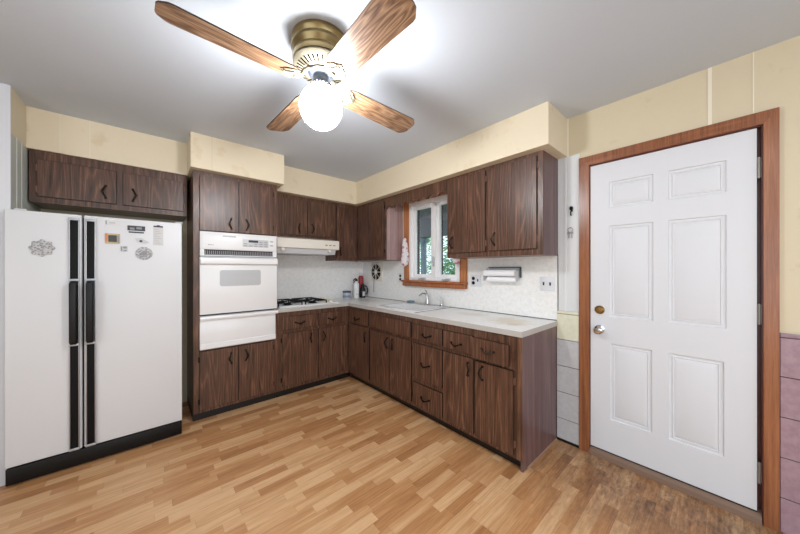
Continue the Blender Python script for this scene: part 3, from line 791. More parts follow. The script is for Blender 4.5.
# --- wall cabinets over cooktop
c = thing('wall_cabinet', 'dark walnut wall cabinet with two doors above the range hood', 'cabinet', (1.38, 3.4, 1.70))
carcass(c, 'y', YU, YB - 0.001, 0.9785, 1.7895, 1.705, ZS - 0.001)
cab_door(c, 'y', YU, 1.000, 1.404, 1.727, 2.142, (1.317, 1.812, -1), None)
cab_door(c, 'y', YU, 1.413, 1.774, 1.732, 2.142, (1.469, 1.818, 1), None)
c = thing('wall_cabinet', 'narrow dark walnut corner wall cabinet with one door right of the range hood', 'cabinet', (1.95, 3.4, ZUB))
carcass(c, 'y', YU, YB - 0.001, 1.7905, XU - 0.001, ZUB, ZS - 0.001)
cab_door(c, 'y', YU, 1.803, 2.101, 1.472, 2.142, (1.860, 1.564, -1), None)
c = thing('wall_cabinet', 'dark walnut wall cabinet with two narrow doors left of the window', 'cabinet', (2.26, 3.0, ZUB))
carcass(c, 'x', XU, XS - 0.001, 2.6835, YB - 0.001, ZUB, ZS - 0.001, lo_end=WALNUT_LIT, plates=[(2.6835, YU - 0.001, ZUB, ZS - 0.001)])
cab_door(c, 'x', XU, 3.026, 3.276, 1.480, 2.150, None, None)
cab_door(c, 'x', XU, 2.704, 3.020, 1.480, 2.150, None, -1, hm=PULL)
c = thing('wall_cabinet', 'dark walnut two-door wall cabinet right of the window, above the paper rolls', 'cabinet', (2.26, 1.3, ZUB))
carcass(c, 'x', XU, XS - 0.001, 0.862, 1.7405, ZUB - 0.008, ZS - 0.001, lo_end=WALNUT_END)
cab_door(c, 'x', XU, 1.324, 1.715, 1.479, 2.160, (1.671, 1.575, 1), -1)
cab_door(c, 'x', XU, 0.902, 1.299, 1.481, 2.160, (1.238, 1.576, 1), -1)
# valance with scalloped lower edge
P = [(2.6825, ZS - 0.001), (1.7415, ZS - 0.001), (1.7415, 2.050)]
y = 1.7415 + 0.025
for k in range(7):
    yc = 1.7415 + 0.0672 + 0.1344 * k
    w = 0.052
    for i in range(13):
        a = math.pi - math.pi * i / 12
        P.append((yc + w * math.cos(a), 2.050 + 0.032 * math.sin(a)))
P.append((2.6825, 2.050))
m = MB(); m.prism(P, 'x', XU + 0.001, XU + 0.019); tag(obj('valance_board', m, [WALNUT]), 'dark walnut valance board with scalloped lower edge over the window', 'valance')

# --- range hood
h = thing('range_hood', 'off-white range hood under the cabinet above the cooktop', 'hood', (1.36, 3.3, 1.50))
m = MB(); m.prism([(3.573, 1.703), (3.285, 1.703), (3.082, 1.668), (3.078, 1.660), (3.078, 1.568), (3.084, 1.564), (3.573, 1.564)], 'x', 0.9795, 1.722); obj('hood_shell', m, OFFWHITE, h)
m = MB(); m.prism([(3.573, 1.5635), (3.105, 1.5635), (3.125, 1.505), (3.573, 1.505)], 'x', 0.981, 1.690); obj('hood_base', m, PALEGREY, h)
for x in (1.06, 1.60):
    m = MB(); m.lathe([(0.02, 0), (0.018, -0.02), (0.012, -0.026), (0, -0.026)], (x, 3.105, 1.545), 20, 'y'); obj('knob', m, OFFWHITE, h)
m = MB()
for k in range(3): m.box(1.54 + 0.05 * k, 1.57 + 0.05 * k, 3.0755, 3.0778, 1.606, 1.618)
obj('switch_marks', m, MIDGREY, h)

# ------------------------------------------------------------------ refrigerator
fx0, fx1, fy = -0.664, 0.193, 2.873
fr = thing('refrigerator', 'white side-by-side refrigerator with black vertical handle strips', 'refrigerator', (-0.24, 3.2, 0))
m = MB(); m.box(-0.640, 0.190, fy + 0.066, 3.50, 0.012, 1.695, 0.004); m.box(-0.62, 0.17, fy + 0.12, 3.48, 0.0005, 0.012); obj('body', m, WHITE_ENAMEL, fr)
m = MB(); m.box(-0.645, 0.190, fy + 0.058, fy + 0.0655, 0.115, 1.69); obj('gasket', m, BLACK, fr)
m = MB(); m.box(-0.662, 0.191, fy + 0.006, fy + 0.058, 0.012, 0.112, 0.004); obj('kick_plate', m, BLACK, fr)
for nm, a, b, h0, h1 in (('freezer', fx0, -0.347, -0.402, -0.359), ('fresh', -0.337, fx1, -0.327, -0.284)):
    m = MB(); m.box(a, b, fy, fy + 0.0575, 0.122, 1.701, 0.006, 3); d = obj('door', m, plain('fridge_white', srgb(216, 217, 219), 0.4), fr)
    hb = MB(); hb.box(h0, h1, fy - 0.010, fy - 0.0003, 0.126, 1.676, 0.002); hd = obj('handle_strip', hb, BLACKMAT, d)
    hb = MB()
    for e in (h0 - 0.002, h1 - 0.003): hb.box(e, e + 0.006, fy - 0.016, fy - 0.0003, 0.124, 1.678, 0.002)
    for z in (1.262, 0.830, 1.668, 0.134): hb.box(h0 - 0.003, h1 + 0.004, fy - 0.020, fy - 0.0102, z - 0.008, z + 0.008, 0.003)
    obj('chrome_edge', hb, plain('dull_chrome', srgb(176, 177, 180), 0.42, 0.7), hd)
    xm = (h0 + h1) / 2
    hb = MB(); hb.box(xm - 0.018, xm + 0.018, fy - 0.060, fy - 0.040, 0.845, 1.247, 0.008, 3)
    for z in (0.852, 1.24): hb.box(xm - 0.016, xm + 0.016, fy - 0.05, fy - 0.0105, z - 0.016, z + 0.016, 0.006)
    obj('grip', hb, BLACK, hd)
for x in (-0.63, 0.15):
    m = MB(); m.box(x, x + 0.05, fy + 0.012, fy + 0.06, 1.7015, 1.712, 0.003); obj('hinge_cover', m, PALEGREY, fr)

# things stuck on the refrigerator doors
MG = fy - 0.0006
def mag_group(): return 'magnets and notes on the refrigerator door'
def disk(m, x, z, r, t=0.005, n=28, wob=None):
    P = [((r * (wob(2 * math.pi * k / n) if wob else 1)) * math.cos(2 * math.pi * k / n) + x, (r * (wob(2 * math.pi * k / n) if wob else 1)) * math.sin(2 * math.pi * k / n) + z) for k in range(n)]
    m.prism(P, 'y', MG - t, MG)
t_ = NT('grey_filigree'); _p = t_.pos()[3]
_v = t_.n('TexVoronoi', i_Vector=_p, i_Scale=95.0).outputs[0]
t_.col(t_.ramp(_v, [(0.2, srgb(118, 118, 120)), (0.7, srgb(190, 190, 190))])).set(Roughness=0.5); FILI = t_.m
m = MB(); disk(m, -0.517, 1.470, 0.050, 0.006, 64, lambda a: 1 + 0.10 * math.cos(8 * a)); tag(obj('refrigerator_magnet', m, FILI), 'large grey flower-shaped magnet alone on the left refrigerator door', 'magnet', mag_group())
m = MB(); disk(m, -0.033, 1.452, 0.048, 0.006, 40); o = tag(obj('refrigerator_magnet', m, FILI), 'round grey medallion magnet on the right refrigerator door', 'magnet', mag_group())
m = MB(); disk(m, -0.033, 1.452, 0.017, 0.0085, 24); obj('centre_boss', m, MIDGREY, o)
def card(x0, x1, z0, z1, mat, label, cat='magnet', name='refrigerator_magnet', t=0.003):
    m = MB(); m.box(x0, x1, MG - t, MG, z0, z1); return tag(obj(name, m, mat, smooth=False), label, cat, mag_group())
o = card(-0.234, -0.162, 1.650, 1.677, plain('white_card', srgb(214, 214, 214), 0.6), 'small white card at the top of the right refrigerator door', 'card', 'note_card')
m = MB(); m.box(-0.2335, -0.229, MG - 0.0045, MG - 0.0032, 1.650, 1.677); m.box(-0.215, -0.185, MG - 0.0045, MG - 0.0032, 1.661, 1.665); obj('print', m, MIDGREY, o)
o = card(-0.123, -0.027, 1.618, 1.654, DARKGREY, 'dark rectangular magnet with strip below, upper middle of the right refrigerator door')
m = MB(); m.box(-0.117, -0.034, MG - 0.003, MG, 1.601, 1.611); obj('lower_strip', m, DARKGREY, o)
m = MB(); m.box(-0.110, -0.085, MG - 0.0045, MG - 0.0032, 1.624, 1.640); m.box(-0.075, -0.045, MG - 0.0045, MG - 0.0032, 1.630, 1.645); obj('print', m, MIDGREY, o)
o = card(-0.237, -0.162, 1.516, 1.587, plain('tan_frame', srgb(190, 168, 128), 0.5), 'photo magnet with tan and orange frame and dark picture', 'magnet', 'photo_magnet', 0.006)
m = MB(); m.box(-0.220, -0.178, MG - 0.008, MG - 0.0062, 1.527, 1.575); obj('picture', m, plain('dark_picture', srgb(44, 44, 30), 0.3), o)
m = MB(); m.box(-0.2365, -0.224, MG - 0.0078, MG - 0.0062, 1.530, 1.586); obj('orange_side', m, plain('orange_card', srgb(206, 128, 92), 0.5), o)
m = MB(); m.box(-0.176, -0.166, MG - 0.0078, MG - 0.0062, 1.524, 1.575); obj('grey_side', m, MIDGREY, o)
m = MB(); m.prism([(-0.084, 1.562), (-0.045, 1.566), (-0.002, 1.534), (-0.030, 1.524), (-0.070, 1.534)], 'y', MG - 0.004, MG); o = tag(obj('refrigerator_magnet', m, PALEGREY), 'pale leaf-shaped magnet above the round medallion', 'magnet', mag_group())
m = MB(); m.box(-0.058, -0.042, MG - 0.006, MG - 0.0042, 1.535, 1.550); obj('dark_centre', m, DARKGREY, o)
o = card(-0.160, -0.122, 1.462, 1.502, PALEGREY, 'small pale square magnet below the photo magnet')
m = MB(); m.box(-0.145, -0.127, MG - 0.0046, MG - 0.0032, 1.484, 1.498); m.box(-0.157, -0.150, MG - 0.0046, MG - 0.0032, 1.466, 1.498); m.box(-0.143, -0.128, MG - 0.0046, MG - 0.0032, 1.465, 1.474); obj('print', m, MIDGREY, o)
o = card(0.019, 0.078, 1.517, 1.655, plain('list_paper', srgb(208, 208, 208), 0.7), 'tall narrow paper list on the right refrigerator door', 'paper', 'paper_list', 0.002)
m = MB(); m.box(0.021, 0.076, MG - 0.006, MG, 1.6555, 1.666, 0.001); m.box(0.040, 0.058, MG - 0.008, MG, 1.6558, 1.671, 0.001); obj('clip_bar', m, DARKGREY, o)
m = MB()
for k in range(9): m.box(0.026, 0.066 - 0.008 * (k % 3), MG - 0.0033, MG - 0.0021, 1.527 + 0.0135 * k, 1.530 + 0.0135 * k)
obj('print', m, plain('faint_print', srgb(176, 176, 176), 0.7), o)

# ------------------------------------------------------------------ small things on the worktop
m = MB(); m.lathe([(0.050, 0), (0.054, 0.01), (0.054, 0.075), (0.050, 0.082)], (2.055, 3.46, ZK1 + 0.0008), 32)
j = tag(obj('storage_jar', m, plain('grey_glass', srgb(176, 182, 190), 0.15)), 'short grey jar with dark blue lid on the worktop corner', 'jar')
m = MB(); m.lathe([(0.056, 0.0825), (0.057, 0.088), (0.057, 0.102), (0.050, 0.106), (0, 0.106)], (2.055, 3.46, ZK1 + 0.0008), 32); obj('lid', m, plain('dark_blue_lid', srgb(66, 74, 90), 0.35), j)
m = MB(); m.lathe([(0.045, 0.012), (0.0555, 0.02), (0.0555, 0.045), (0.045, 0.05)], (2.055, 3.46, ZK1 + 0.0008), 32); obj('blue_band', m, plain('blue_band', srgb(120, 134, 158), 0.4), j)
ex = thing('fire_extinguisher', 'white fire extinguisher with black handle in the worktop corner', 'fire extinguisher', (2.205, 3.455, ZK1))
m = MB(); m.lathe([(0.036, 0), (0.040, 0.006), (0.040, 0.185), (0.034, 0.208), (0.018, 0.222), (0.016, 0.236)], (2.205, 3.455, ZK1 + 0.0008), 32); obj('cylinder', m, WHITE_ENAMEL, ex)
m = MB(); zz = ZK1 + 0.2375
m.lathe([(0.019, 0), (0.019, 0.022), (0, 0.023)], (2.205, 3.455, zz), 20); m.tube([(2.215, 3.455, zz + 0.02), (2.19, 3.45, zz + 0.036), (2.165, 3.445, zz + 0.026), (2.150, 3.443, zz + 0.004)], [0.010, 0.010, 0.008, 0.007], 8); m.tube([(2.20, 3.452, zz + 0.008), (2.165, 3.447, zz - 0.004), (2.155, 3.445, zz - 0.022)], 0.006, 8); obj('valve_handle', m, BLACK, ex)
m = MB()
for dx in (-0.018, 0.016): m.box(2.205 + dx - 0.006, 2.205 + dx + 0.006, 3.4125, 3.4147 + 0.002, ZK1 + 0.045, ZK1 + 0.06)
obj('label_marks', m, MIDGREY, ex)
rb = thing('cleaner_bottle', 'red bottle with white cap standing behind the black flask', 'bottle', (2.325, 3.52, ZK1))
m = MB(); m.lathe([(0.036, 0), (0.038, 0.005), (0.038, 0.275), (0.030, 0.300), (0.02, 0.310)], (2.325, 3.52, ZK1 + 0.0008), 28); obj('body', m, RED, rb)
m = MB(); m.lathe([(0.022, 0.3105), (0.026, 0.315), (0.026, 0.345), (0.020, 0.352), (0, 0.352)], (2.325, 3.52, ZK1 + 0.0008), 24); m.box(2.302, 2.325, 3.493, 3.505, ZK1 + 0.328, ZK1 + 0.342); obj('cap', m, WHITE_PAINT, rb)
fl = thing('handled_flask', 'black flask with loop handle and white label in the worktop corner', 'flask', (2.30, 3.40, ZK1))
m = MB(); m.lathe([(0.036, 0), (0.040, 0.005), (0.040, 0.11), (0.030, 0.145), (0.020, 0.165), (0.018, 0.19), (0.021, 0.20), (0, 0.201)], (2.285, 3.415, ZK1 + 0.0008), 28); obj('body', m, BLACK, fl)
m = MB(); m.tube([(2.325, 3.405, ZK1 + 0.05), (2.352, 3.395, ZK1 + 0.065), (2.358, 3.392, ZK1 + 0.11), (2.345, 3.398, ZK1 + 0.155), (2.318, 3.407, ZK1 + 0.17), (2.300, 3.412, ZK1 + 0.165)], 0.0085, 8); obj('loop_handle', m, BLACK, fl)
m = MB(); m.prism([(2.262, 3.3795), (2.285, 3.3735), (2.302, 3.378), (2.302, 3.3795), (2.285, 3.375), (2.262, 3.381)], 'z', ZK1 + 0.025, ZK1 + 0.09); obj('label_sticker', m, PALEGREY, fl)

# ------------------------------------------------------------------ sink wall fittings
WX = XS - 0.0065
vf = thing('exhaust_fan', 'square white wall exhaust fan with black round grille above the corner worktop', 'fan', (WX, 3.218, 1.291))
m = MB(); m.box(WX - 0.014, WX, 3.090, 3.346, 1.163, 1.419, 0.004); obj('plate', m, OFFWHITE, vf)
m = MB(); m.lathe([(0.108, 0), (0.108, -0.006), (0.104, -0.008), (0, -0.008)], (WX - 0.0142, 3.218, 1.291), 40, 'x'); obj('opening', m, BLACK, vf)
m = MB()
m.lathe([(0.030, 0), (0.030, -0.006), (0, -0.006)], (WX - 0.0225, 3.218, 1.291), 24, 'x')
for k in range(8):
    a = R(45 * k + 22.5 * 0); u = Vector((0, math.cos(a), math.sin(a)))
    c0 = Vector((WX - 0.0255, 3.218, 1.291)); m.tube([c0 + u * 0.028, c0 + u * 0.112], 0.003 if k % 2 else 0.005, 6)
for rr in (0.112,):
    m.tube([(WX - 0.0255, 3.218 + rr * math.cos(2 * math.pi * k / 40), 1.291 + rr * math.sin(2 * math.pi * k / 40)) for k in range(41)], 0.003, 6)
obj('grille', m, OFFWHITE, vf)
m = MB(); m.tube([(WX - 0.010, 3.285, 1.163), (WX - 0.012, 3.287, 1.09), (WX - 0.010, 3.288, 1.02)], 0.0025, 6); m.ball((WX - 0.010, 3.288, 1.015), 0.006); obj('pull_chain', m, DARKGREY, vf)

def outlet(label, yc, zc, w, hgt, holes, name='wall_outlet', cat='outlet'):
    o = thing(name, label, cat, (WX, yc, zc))
    m = MB(); m.box(WX - 0.006, WX - 0.0002, yc - w / 2, yc + w / 2, zc - hgt / 2, zc + hgt / 2, 0.002); obj('plate', m, WHITE_PAINT, o)
    for kind, y, z in holes:
        m = MB()
        if kind == 'r': m.lathe([(0.017, 0), (0.017, -0.003), (0, -0.003)], (WX - 0.0062, y, z), 24, 'x'); obj('socket', m, BLACK, o)
        else: m.box(WX - 0.008, WX - 0.0062, y - 0.006, y + 0.006, z - 0.013, z + 0.013); m.box(WX - 0.016, WX - 0.0082, y - 0.003, y + 0.003, z - 0.002, z + 0.010); obj('toggle', m, DARKGREY, o)
outlet('white outlet plate with two black sockets just left of the window sill', 2.722, 1.225, 0.07, 0.115, [('r', 2.722, 1.246), ('r', 2.722, 1.204)])
outlet('white wall plate with black sockets and one switch right of the window', 1.607, 1.216, 0.115, 0.115, [('r', 1.632, 1.240), ('r', 1.632, 1.196), ('s', 1.582, 1.222)])
outlet('white double switch plate near the end of the worktop', 0.938, 1.212, 0.115, 0.115, [('s', 0.966, 1.213), ('s', 0.916, 1.212)], 'light_switch', 'switch')

# paper roll holder under the right wall cabinet
ph = thing('paper_roll_holder', 'grey metal double roll holder on the backsplash below the right wall cabinet', 'holder', (WX, 1.30, 1.30))
m = MB(); m.box(WX - 0.012, WX - 0.0002, 1.150, 1.452, 1.256, 1.348, 0.002); obj('back_plate', m, PALEGREY, ph)
m = MB()
m.box(WX - 0.030, WX - 0.0122, 1.150, 1.452, 1.343, 1.350); m.box(WX - 0.030, WX - 0.0122, 1.146, 1.1515, 1.256, 1.342); obj('frame', m, DARKGREY, ph)
for y in (1.4755, 1.163):
    m = MB(); m.prism([(WX - 0.0125, 1.335), (WX - 0.075, 1.310), (WX - 0.085, 1.290), (WX - 0.075, 1.222), (WX - 0.060, 1.222), (WX - 0.0125, 1.262)], 'y', y - 0.002, y + 0.002) if y < 1.3 else m.prism([(WX - 0.0002, 1.335), (WX - 0.075, 1.310), (WX - 0.085, 1.290), (WX - 0.075, 1.222), (WX - 0.060, 1.222), (WX - 0.0002, 1.262)], 'y', y - 0.002, y + 0.002)
    obj('side_arm', m, PALEGREY, ph)
def roll(label, xc, zc, r, y0, y1):
    o = thing('paper_roll', label, 'paper roll', (xc, y0, zc), 'paper rolls in the wall holder')
    m = MB(); m.lathe([(0.012, 0), (r, 0), (r, y1 - y0), (0.012, y1 - y0)], (xc, y0, zc), 36, 'y'); obj('paper', m, PAPER, o)
    m = MB(); m.lathe([(0.011, -0.004), (0.0115, -0.004), (0.0115, y1 - y0 + 0.004), (0.011, y1 - y0 + 0.004)], (xc, y0, zc), 20, 'y'); obj('core', m, plain('cardboard', srgb(186, 170, 150), 0.8), o)
roll('upper thicker white paper roll in the wall holder', WX - 0.066, 1.296, 0.029, 1.172, 1.468)
roll('lower thinner white paper roll in the wall holder', WX - 0.042, 1.238, 0.025, 1.171, 1.446)

# oven mitts hung beside the window
t_ = NT('floral_cloth'); _p = t_.pos()[3]
_v = t_.n('TexVoronoi', i_Vector=_p, i_Scale=26.0); _d = t_.math('LESS_THAN', _v.outputs[0], 0.46)
_k = t_.n('TexWhiteNoise', noise_dimensions='3D', i_Vector=_v.outputs[1]).outputs[0]
_c = t_.ramp(_k, [(0.35, srgb(190, 70, 92)), (0.6, srgb(112, 60, 70)), (0.8, srgb(210, 130, 150))])
t_.col(t_.mix(t_.math('MULTIPLY', _d, 0.8), srgb(226, 220, 222), _c)).set(Roughness=0.9); CLOTH = t_.m
def mitt(label, y, x, zt, zb, s, hook):
    o = thing('oven_mitt', label, 'oven mitt', (x, y, zb), 'oven mitts hung beside the window')
    L = zt - zb
    prof = [(0.006, L), (0.016, L * 0.965), (0.024, L * 0.86), (0.030, L * 0.70), (0.034, L * 0.52), (0.041, L * 0.36), (0.043, L * 0.20), (0.036, L * 0.07), (0.014, 0.0)]
    m = MB(); m.lathe([(a * s, b) for a, b in prof][::-1], (x, y, zb), 28, 'z', lambda a, j: 1 + 0.12 * math.sin(3 * a + j * 0.9) + 0.06 * math.sin(7 * a - j)); obj('mitt_body', m, CLOTH, o)
    m = MB(); m.tube([(x, y, zb + 0.004), (x + 0.005 * s, y + 0.003, zb + 0.03), (x, y - 0.03 * s, zb + 0.09), (x, y - 0.046 * s, zb + 0.14), (x, y - 0.040 * s, zb + 0.19)], [0.008, 0.012, 0.016 * s, 0.015 * s, 0.006], 10); obj('thumb', m, CLOTH, o)
    m = MB(); m.tube([(x, y, zt - 0.004), (x + 0.004, y, zt + 0.015), (hook[0], hook[1], zt + 0.022)], 0.003, 6); obj('hanging_loop', m, RED, o)
mitt('white and red floral oven mitt hung on the left window casing', 2.572, XS - 0.070, 1.712, 1.366, 1.08, (XS - 0.024, 2.600))
mitt('pink floral oven mitt half hidden behind the right wall cabinet', 1.792, XS - 0.068, 1.700, 1.378, 0.9, (XS - 0.024, 1.778))

# keys beside the door
kx = XS - 0.0045
m = MB(); m.box(kx - 0.004, kx, 0.756, 0.772, 1.765, 1.800, 0.002); m.tube([(kx - 0.004, 0.764, 1.772), (kx - 0.02, 0.764, 1.765), (kx - 0.022, 0.764, 1.745), (kx - 0.014, 0.764, 1.735)], 0.005, 8); m.ball((kx - 0.012, 0.764, 1.79), 0.012, 0.013, 0.016)
tag(obj('wall_hook', m, BLACKMAT), 'black hook on the pale wall strip left of the door', 'hook')
ks = thing('key_bunch', 'small bunch of steel keys hanging on the wall left of the door', 'keys', (kx, 0.77, 1.60))
m = MB(); m.tube([(kx - 0.006, 0.772 + 0.017 * math.cos(2 * math.pi * k / 20), 1.628 + 0.017 * math.sin(2 * math.pi * k / 20)) for k in range(21)], 0.0022, 6); m.tube([(kx, 0.772, 1.648), (kx - 0.010, 0.772, 1.644)], 0.003, 6); obj('key_ring', m, STEEL, ks)
for dy, an in ((0.010, 8), (-0.010, -10)):
    m = MB(); m.lathe([(0.010, 0), (0.010, -0.003)], (kx - 0.006, 0.772 + dy, 1.605), 16, 'x'); m.box(kx - 0.009, kx - 0.006, 0.772 + dy - 0.003, 0.772 + dy + 0.003, 1.565, 1.597); obj('key', m, STEEL, ks)

# ------------------------------------------------------------------ ceiling fan
FXc, FYc = 0.619, 1.279
ZFAN = 2.4229                              # mounting plane while modelling; the finished fan is scaled up about the camera
fan = thing('ceiling_fan', 'four-blade wood and brass ceiling fan with a lit white globe', 'ceiling fan', (FXc, FYc, ZFAN))
FB = plain('antique_brass', srgb(140, 122, 84), 0.32, 0.85)
FC = plain('cream_metal', srgb(112, 105, 88), 0.5, 0.2)
FD = plain('shadow_blue_metal', srgb(62, 68, 76), 0.4, 0.4)
c0 = (FXc, FYc, 0)
m = MB(); m.lathe([(0.130, ZFAN - 0.0006), (0.134, 2.415), (0.134, 2.405), (0.127, 2.397), (0.124, 2.389), (0.132, 2.379), (0.134, 2.366), (0.127, 2.355), (0.121, 2.346), (0.127, 2.334), (0.131, 2.322), (0.128, 2.308), (0.120, 2.304)], c0, 56)
obj('motor_housing', m, FB, fan)
m = MB(); m.lathe([(0.127, 2.3035), (0.127, 2.299), (0.114, 2.286), (0.074, 2.274), (0.066, 2.2735)], c0, 56); vp = obj('vent_ring', m, FC, fan)
m = MB()
for k in range(32):
    a = 2 * math.pi * k / 32; u = Vector((math.cos(a), math.sin(a), 0)); w = Vector((-u.y, u.x, 0)); cc = Vector((FXc, FYc, 0))
    q = [cc + u * 0.111 + w * 0.0035, cc + u * 0.111 - w * 0.0035, cc + u * 0.080 - w * 0.0028, cc + u * 0.080 + w * 0.0028]
    zz = [2.2845, 2.2845, 2.2752, 2.2752]
    vs = [m.bm.verts.new((p.x, p.y, z)) for p, z in zip(q, zz)] + [m.bm.verts.new((p.x, p.y, z - 0.0012)) for p, z in zip(q, zz)]
    for f in ((0, 1, 2, 3), (4, 7, 6, 5), (0, 4, 5, 1), (1, 5, 6, 2), (2, 6, 7, 3), (3, 7, 4, 0)): m.bm.faces.new([vs[i] for i in f])
obj('vent_slots', m, plain('slot_black', (0.001, 0.001, 0.001), 0.9, 0, 0.05), vp)
m = MB(); m.lathe([(0.060, 2.2732), (0.062, 2.266), (0.050, 2.258), (0.040, 2.256)], c0, 40); obj('flywheel', m, FD, fan)
m = MB(); m.lathe([(0.036, 2.2557), (0.037, 2.224), (0.042, 2.220), (0.044, 2.206), (0.040, 2.202)], c0, 40); lk = obj('light_fitter', m, FD, fan)
m = MB()
for k in range(18):
    a = 2 * math.pi * k / 18; m.ball((FXc + 0.0425 * math.cos(a), FYc + 0.0425 * math.sin(a), 2.2125), 0.0028, sub=1)
obj('fitter_beads', m, PALEGREY, lk)
gz = 2.108
prof = []
for k in range(25):
    a = R(22 + (180 - 22) * k / 24); prof.append((0.099 * math.sin(a), 0.1015 * math.cos(a)))
m = MB(); m.lathe(prof, (FXc, FYc, gz), 48); obj('globe', m, GLOBE, fan)
# blades
t_ = NT('fan_blade_wood'); tc = t_.n('TexCoord').outputs['Object']; sx = t_.n('SeparateXYZ', i_0=tc)
n1 = t_.noise(t_.vec(t_.math('MULTIPLY', sx.outputs[0], 2.2), t_.math('MULTIPLY', sx.outputs[1], 22.0), t_.n('ObjectInfo').outputs['Random']), 1.0, 2.0)
rg = t_.math('PINGPONG', t_.math('MULTIPLY', n1, 9.0), 0.5)
n2 = t_.noise(t_.vec(t_.math('MULTIPLY', sx.outputs[0], 6.0), t_.math('MULTIPLY', sx.outputs[1], 240.0), 0.0), 1.0, 3.0)
vv = t_.math('ADD', t_.math('MULTIPLY', rg, 0.9), t_.math('MULTIPLY', n2, 0.6))
t_.col(t_.ramp(vv, [(0.28, srgb(92, 66, 46)), (0.55, srgb(136, 103, 76)), (0.8, srgb(166, 136, 106))])).set(Roughness=0.38); BLADE = t_.m
BEDGE = plain('dark_blade_edge', srgb(52, 36, 26), 0.5)
ZBL = 2.2155 - ZFAN
def blade_bm():
    m = MB(); r0, r1 = 0.135, 0.606
    P = [(r0, -0.052), (r0 + 0.012, -0.058)]
    for k in range(7): P.append((r0 + 0.03 + (r1 - 0.045 - r0 - 0.03) * k / 6, -0.060 - 0.0115 * k / 6))
    P += [(r1 - 0.030, -0.068), (r1 - 0.006, -0.046), (r1, -0.030), (r1, 0.030), (r1 - 0.006, 0.046), (r1 - 0.030, 0.068)]
    for k in range(6, -1, -1): P.append((r0 + 0.03 + (r1 - 0.045 - r0 - 0.03) * k / 6, 0.060 + 0.0115 * k / 6))
    P += [(r0 + 0.012, 0.058), (r0, 0.052)]
    m.prism(P, 'z', -0.003, 0.003)
    return m
def iron_bm():
    m = MB()
    m.tube([(0.056, 0, 0.050), (0.072, 0, 0.046), (0.088, 0, 0.030), (0.098, 0, 0.008), (0.110, 0, -0.004), (0.130, 0, -0.0075)], [0.009, 0.009, 0.0085, 0.0085, 0.009, 0.010], 10)
    top = [(0.106, 0.008), (0.114, 0.026), (0.124, 0.042), (0.137, 0.050), (0.150, 0.047), (0.157, 0.038), (0.166, 0.034), (0.174, 0.025), (0.177, 0.015), (0.186, 0.008), (0.192, 0.0)]
    P = top + [(a, -b) for a, b in top[-2::-1]]
    m.prism(P, 'z', -0.0085, -0.0034)
    for (x, y) in ((0.140, 0.030), (0.140, -0.030), (0.172, 0.0)): m.ball((x, y, -0.0088), 0.006, 0.006, 0.003, 2)
    for q in (1, -1): m.tube([(0.110, 0.005 * q, -0.010), (0.124, 0.022 * q, -0.0105), (0.142, 0.030 * q, -0.0105), (0.154, 0.018 * q, -0.0105), (0.178, 0.003 * q, -0.010)], 0.0032, 6)
    return m
def blade_slot(bm):
    for f in bm.faces: f.material_index = 0 if abs(f.normal.z) > 0.8 else 1
bl = obj('blade', blade_bm(), [BLADE, BEDGE], None, slot=blade_slot)
ir = obj('blade_iron', iron_bm(), FC, None)
def place_blade(b, i, deg):
    b.parent = fan; b.location = (0, 0, ZBL); b.rotation_euler = (R(-12), 0, R(deg))
    i.parent = b; i.location = (0, 0, 0)
place_blade(bl, ir, 2.0)
for deg in (91.4, 181.6, 270.6):
    b2 = bl.copy(); i2 = ir.copy(); COL.objects.link(b2); COL.objects.link(i2)
    place_blade(b2, i2, deg)

fan.scale = (1.053, 1.053, 1.053)  # fan enlarged about the camera and pushed back along the line of sight
fan.location = (0.652, 1.347, ZC)

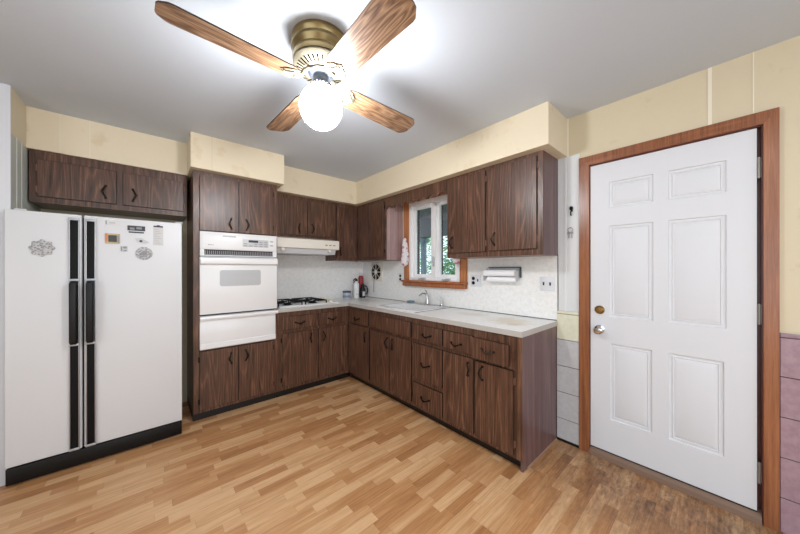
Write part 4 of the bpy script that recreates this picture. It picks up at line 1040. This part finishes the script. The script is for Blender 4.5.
# ------------------------------------------------------------------ outside the window: porch and trees
m = MB(); m.box(XS + 0.125, 4.75, 0.2, 8.5, 2.42, 2.50)
pc = struct('porch_ceiling', m, plain('grey_porch_boards', srgb(120, 122, 126), 0.7), smooth=False)
m = MB(); m.box(4.30, 4.50, 0.2, 8.5, 2.00, 2.4195); obj('beam', m, plain('grey_beam', srgb(124, 126, 130), 0.7), pc)
m = MB(); m.box(XS + 0.125, 14, -6, 16, -0.5, -0.4); struct('ground_outside', m, plain('lawn', srgb(96, 128, 70), 0.9), smooth=False)
m = MB(); m.box(XS + 0.125, 4.75, 0.2, 8.5, -0.1, -0.02); struct('porch_floor', m, plain('porch_boards', srgb(120, 116, 108), 0.8), smooth=False)
for y, lb in ((4.24, 'blue-grey porch post seen through the left window pane'), (2.55, 'porch post outside, hidden behind the right wall cabinet')):
    if y < 3: continue
    m = MB(); m.box(4.35, 4.44, y - 0.045, y + 0.045, -0.0195, 1.9995, 0.006); m.box(4.325, 4.475, y - 0.075, y + 0.075, 1.90, 1.98, 0.004); m.box(4.325, 4.475, y - 0.075, y + 0.075, -0.0195, 0.15, 0.004); tag(obj('porch_post', m, plain('blue_grey_paint', srgb(118, 136, 150), 0.5)), lb, 'post')
def tree(x, y, h, r, label, lm, n):
    o = thing('garden_tree', label, 'tree', (x, y, -0.4), 'trees outside the window')
    m = MB(); m.tube([(x, y, -0.4), (x + 0.05, y, h * 0.4), (x, y + 0.05, h * 0.8)], [0.14, 0.10, 0.05], 10); obj('trunk', m, plain('bark', srgb(84, 72, 60), 0.9), o)
    m = MB(); rnd = random.Random(int(x * 100 + y * 7))
    cl = [(x + rnd.uniform(-r, r) * .8, y + rnd.uniform(-r, r) * .9, rnd.uniform(0.1, h)) for _ in range(26)]
    for _ in range(n):
        c = rnd.choice(cl); d = Vector((rnd.gauss(0, 1), rnd.gauss(0, 1), rnd.gauss(0, 1))).normalized() * (0.55 * r ** 0.5 * rnd.random() ** 0.4)
        p = Vector(c) + d; s = rnd.uniform(0.05, 0.10)
        u = Vector((rnd.gauss(0, 1), rnd.gauss(0, 1), rnd.gauss(0, .6))).normalized(); w = u.orthogonal().normalized()
        vs = [m.bm.verts.new(p + q) for q in (-u * s, w * s * .45, u * s, -w * s * .45)]; m.bm.faces.new(vs)
    me = bpy.data.meshes.new('foliage'); off = Vector((x, y, -0.4))
    for v in m.bm.verts: v.co -= off
    m.bm.to_mesh(me); m.bm.free(); me.materials.append(lm)
    f = bpy.data.objects.new('foliage', me); COL.objects.link(f); f.parent = o; f['kind'] = 'stuff'
L1 = leaf_mat('leaves_bright', srgb(150, 186, 140), srgb(206, 226, 196)); L2 = leaf_mat('leaves_dark', srgb(100, 148, 104), srgb(164, 200, 160))
tree(8.6, 9.5, 3.6, 1.3, 'light green tree seen through the left window pane beyond the post', L1, 4200)
tree(8.2, 5.7, 2.6, 1.1, 'dark green bushy tree seen through the right window pane', L2, 5200)
tree(13.4, 14.0, 4.5, 1.6, 'taller pale tree standing behind the others outside the window', L2, 5200)
tree(15.5, 10.2, 4.0, 2.0, 'wide green tree far beyond the right window pane', L2, 6500)
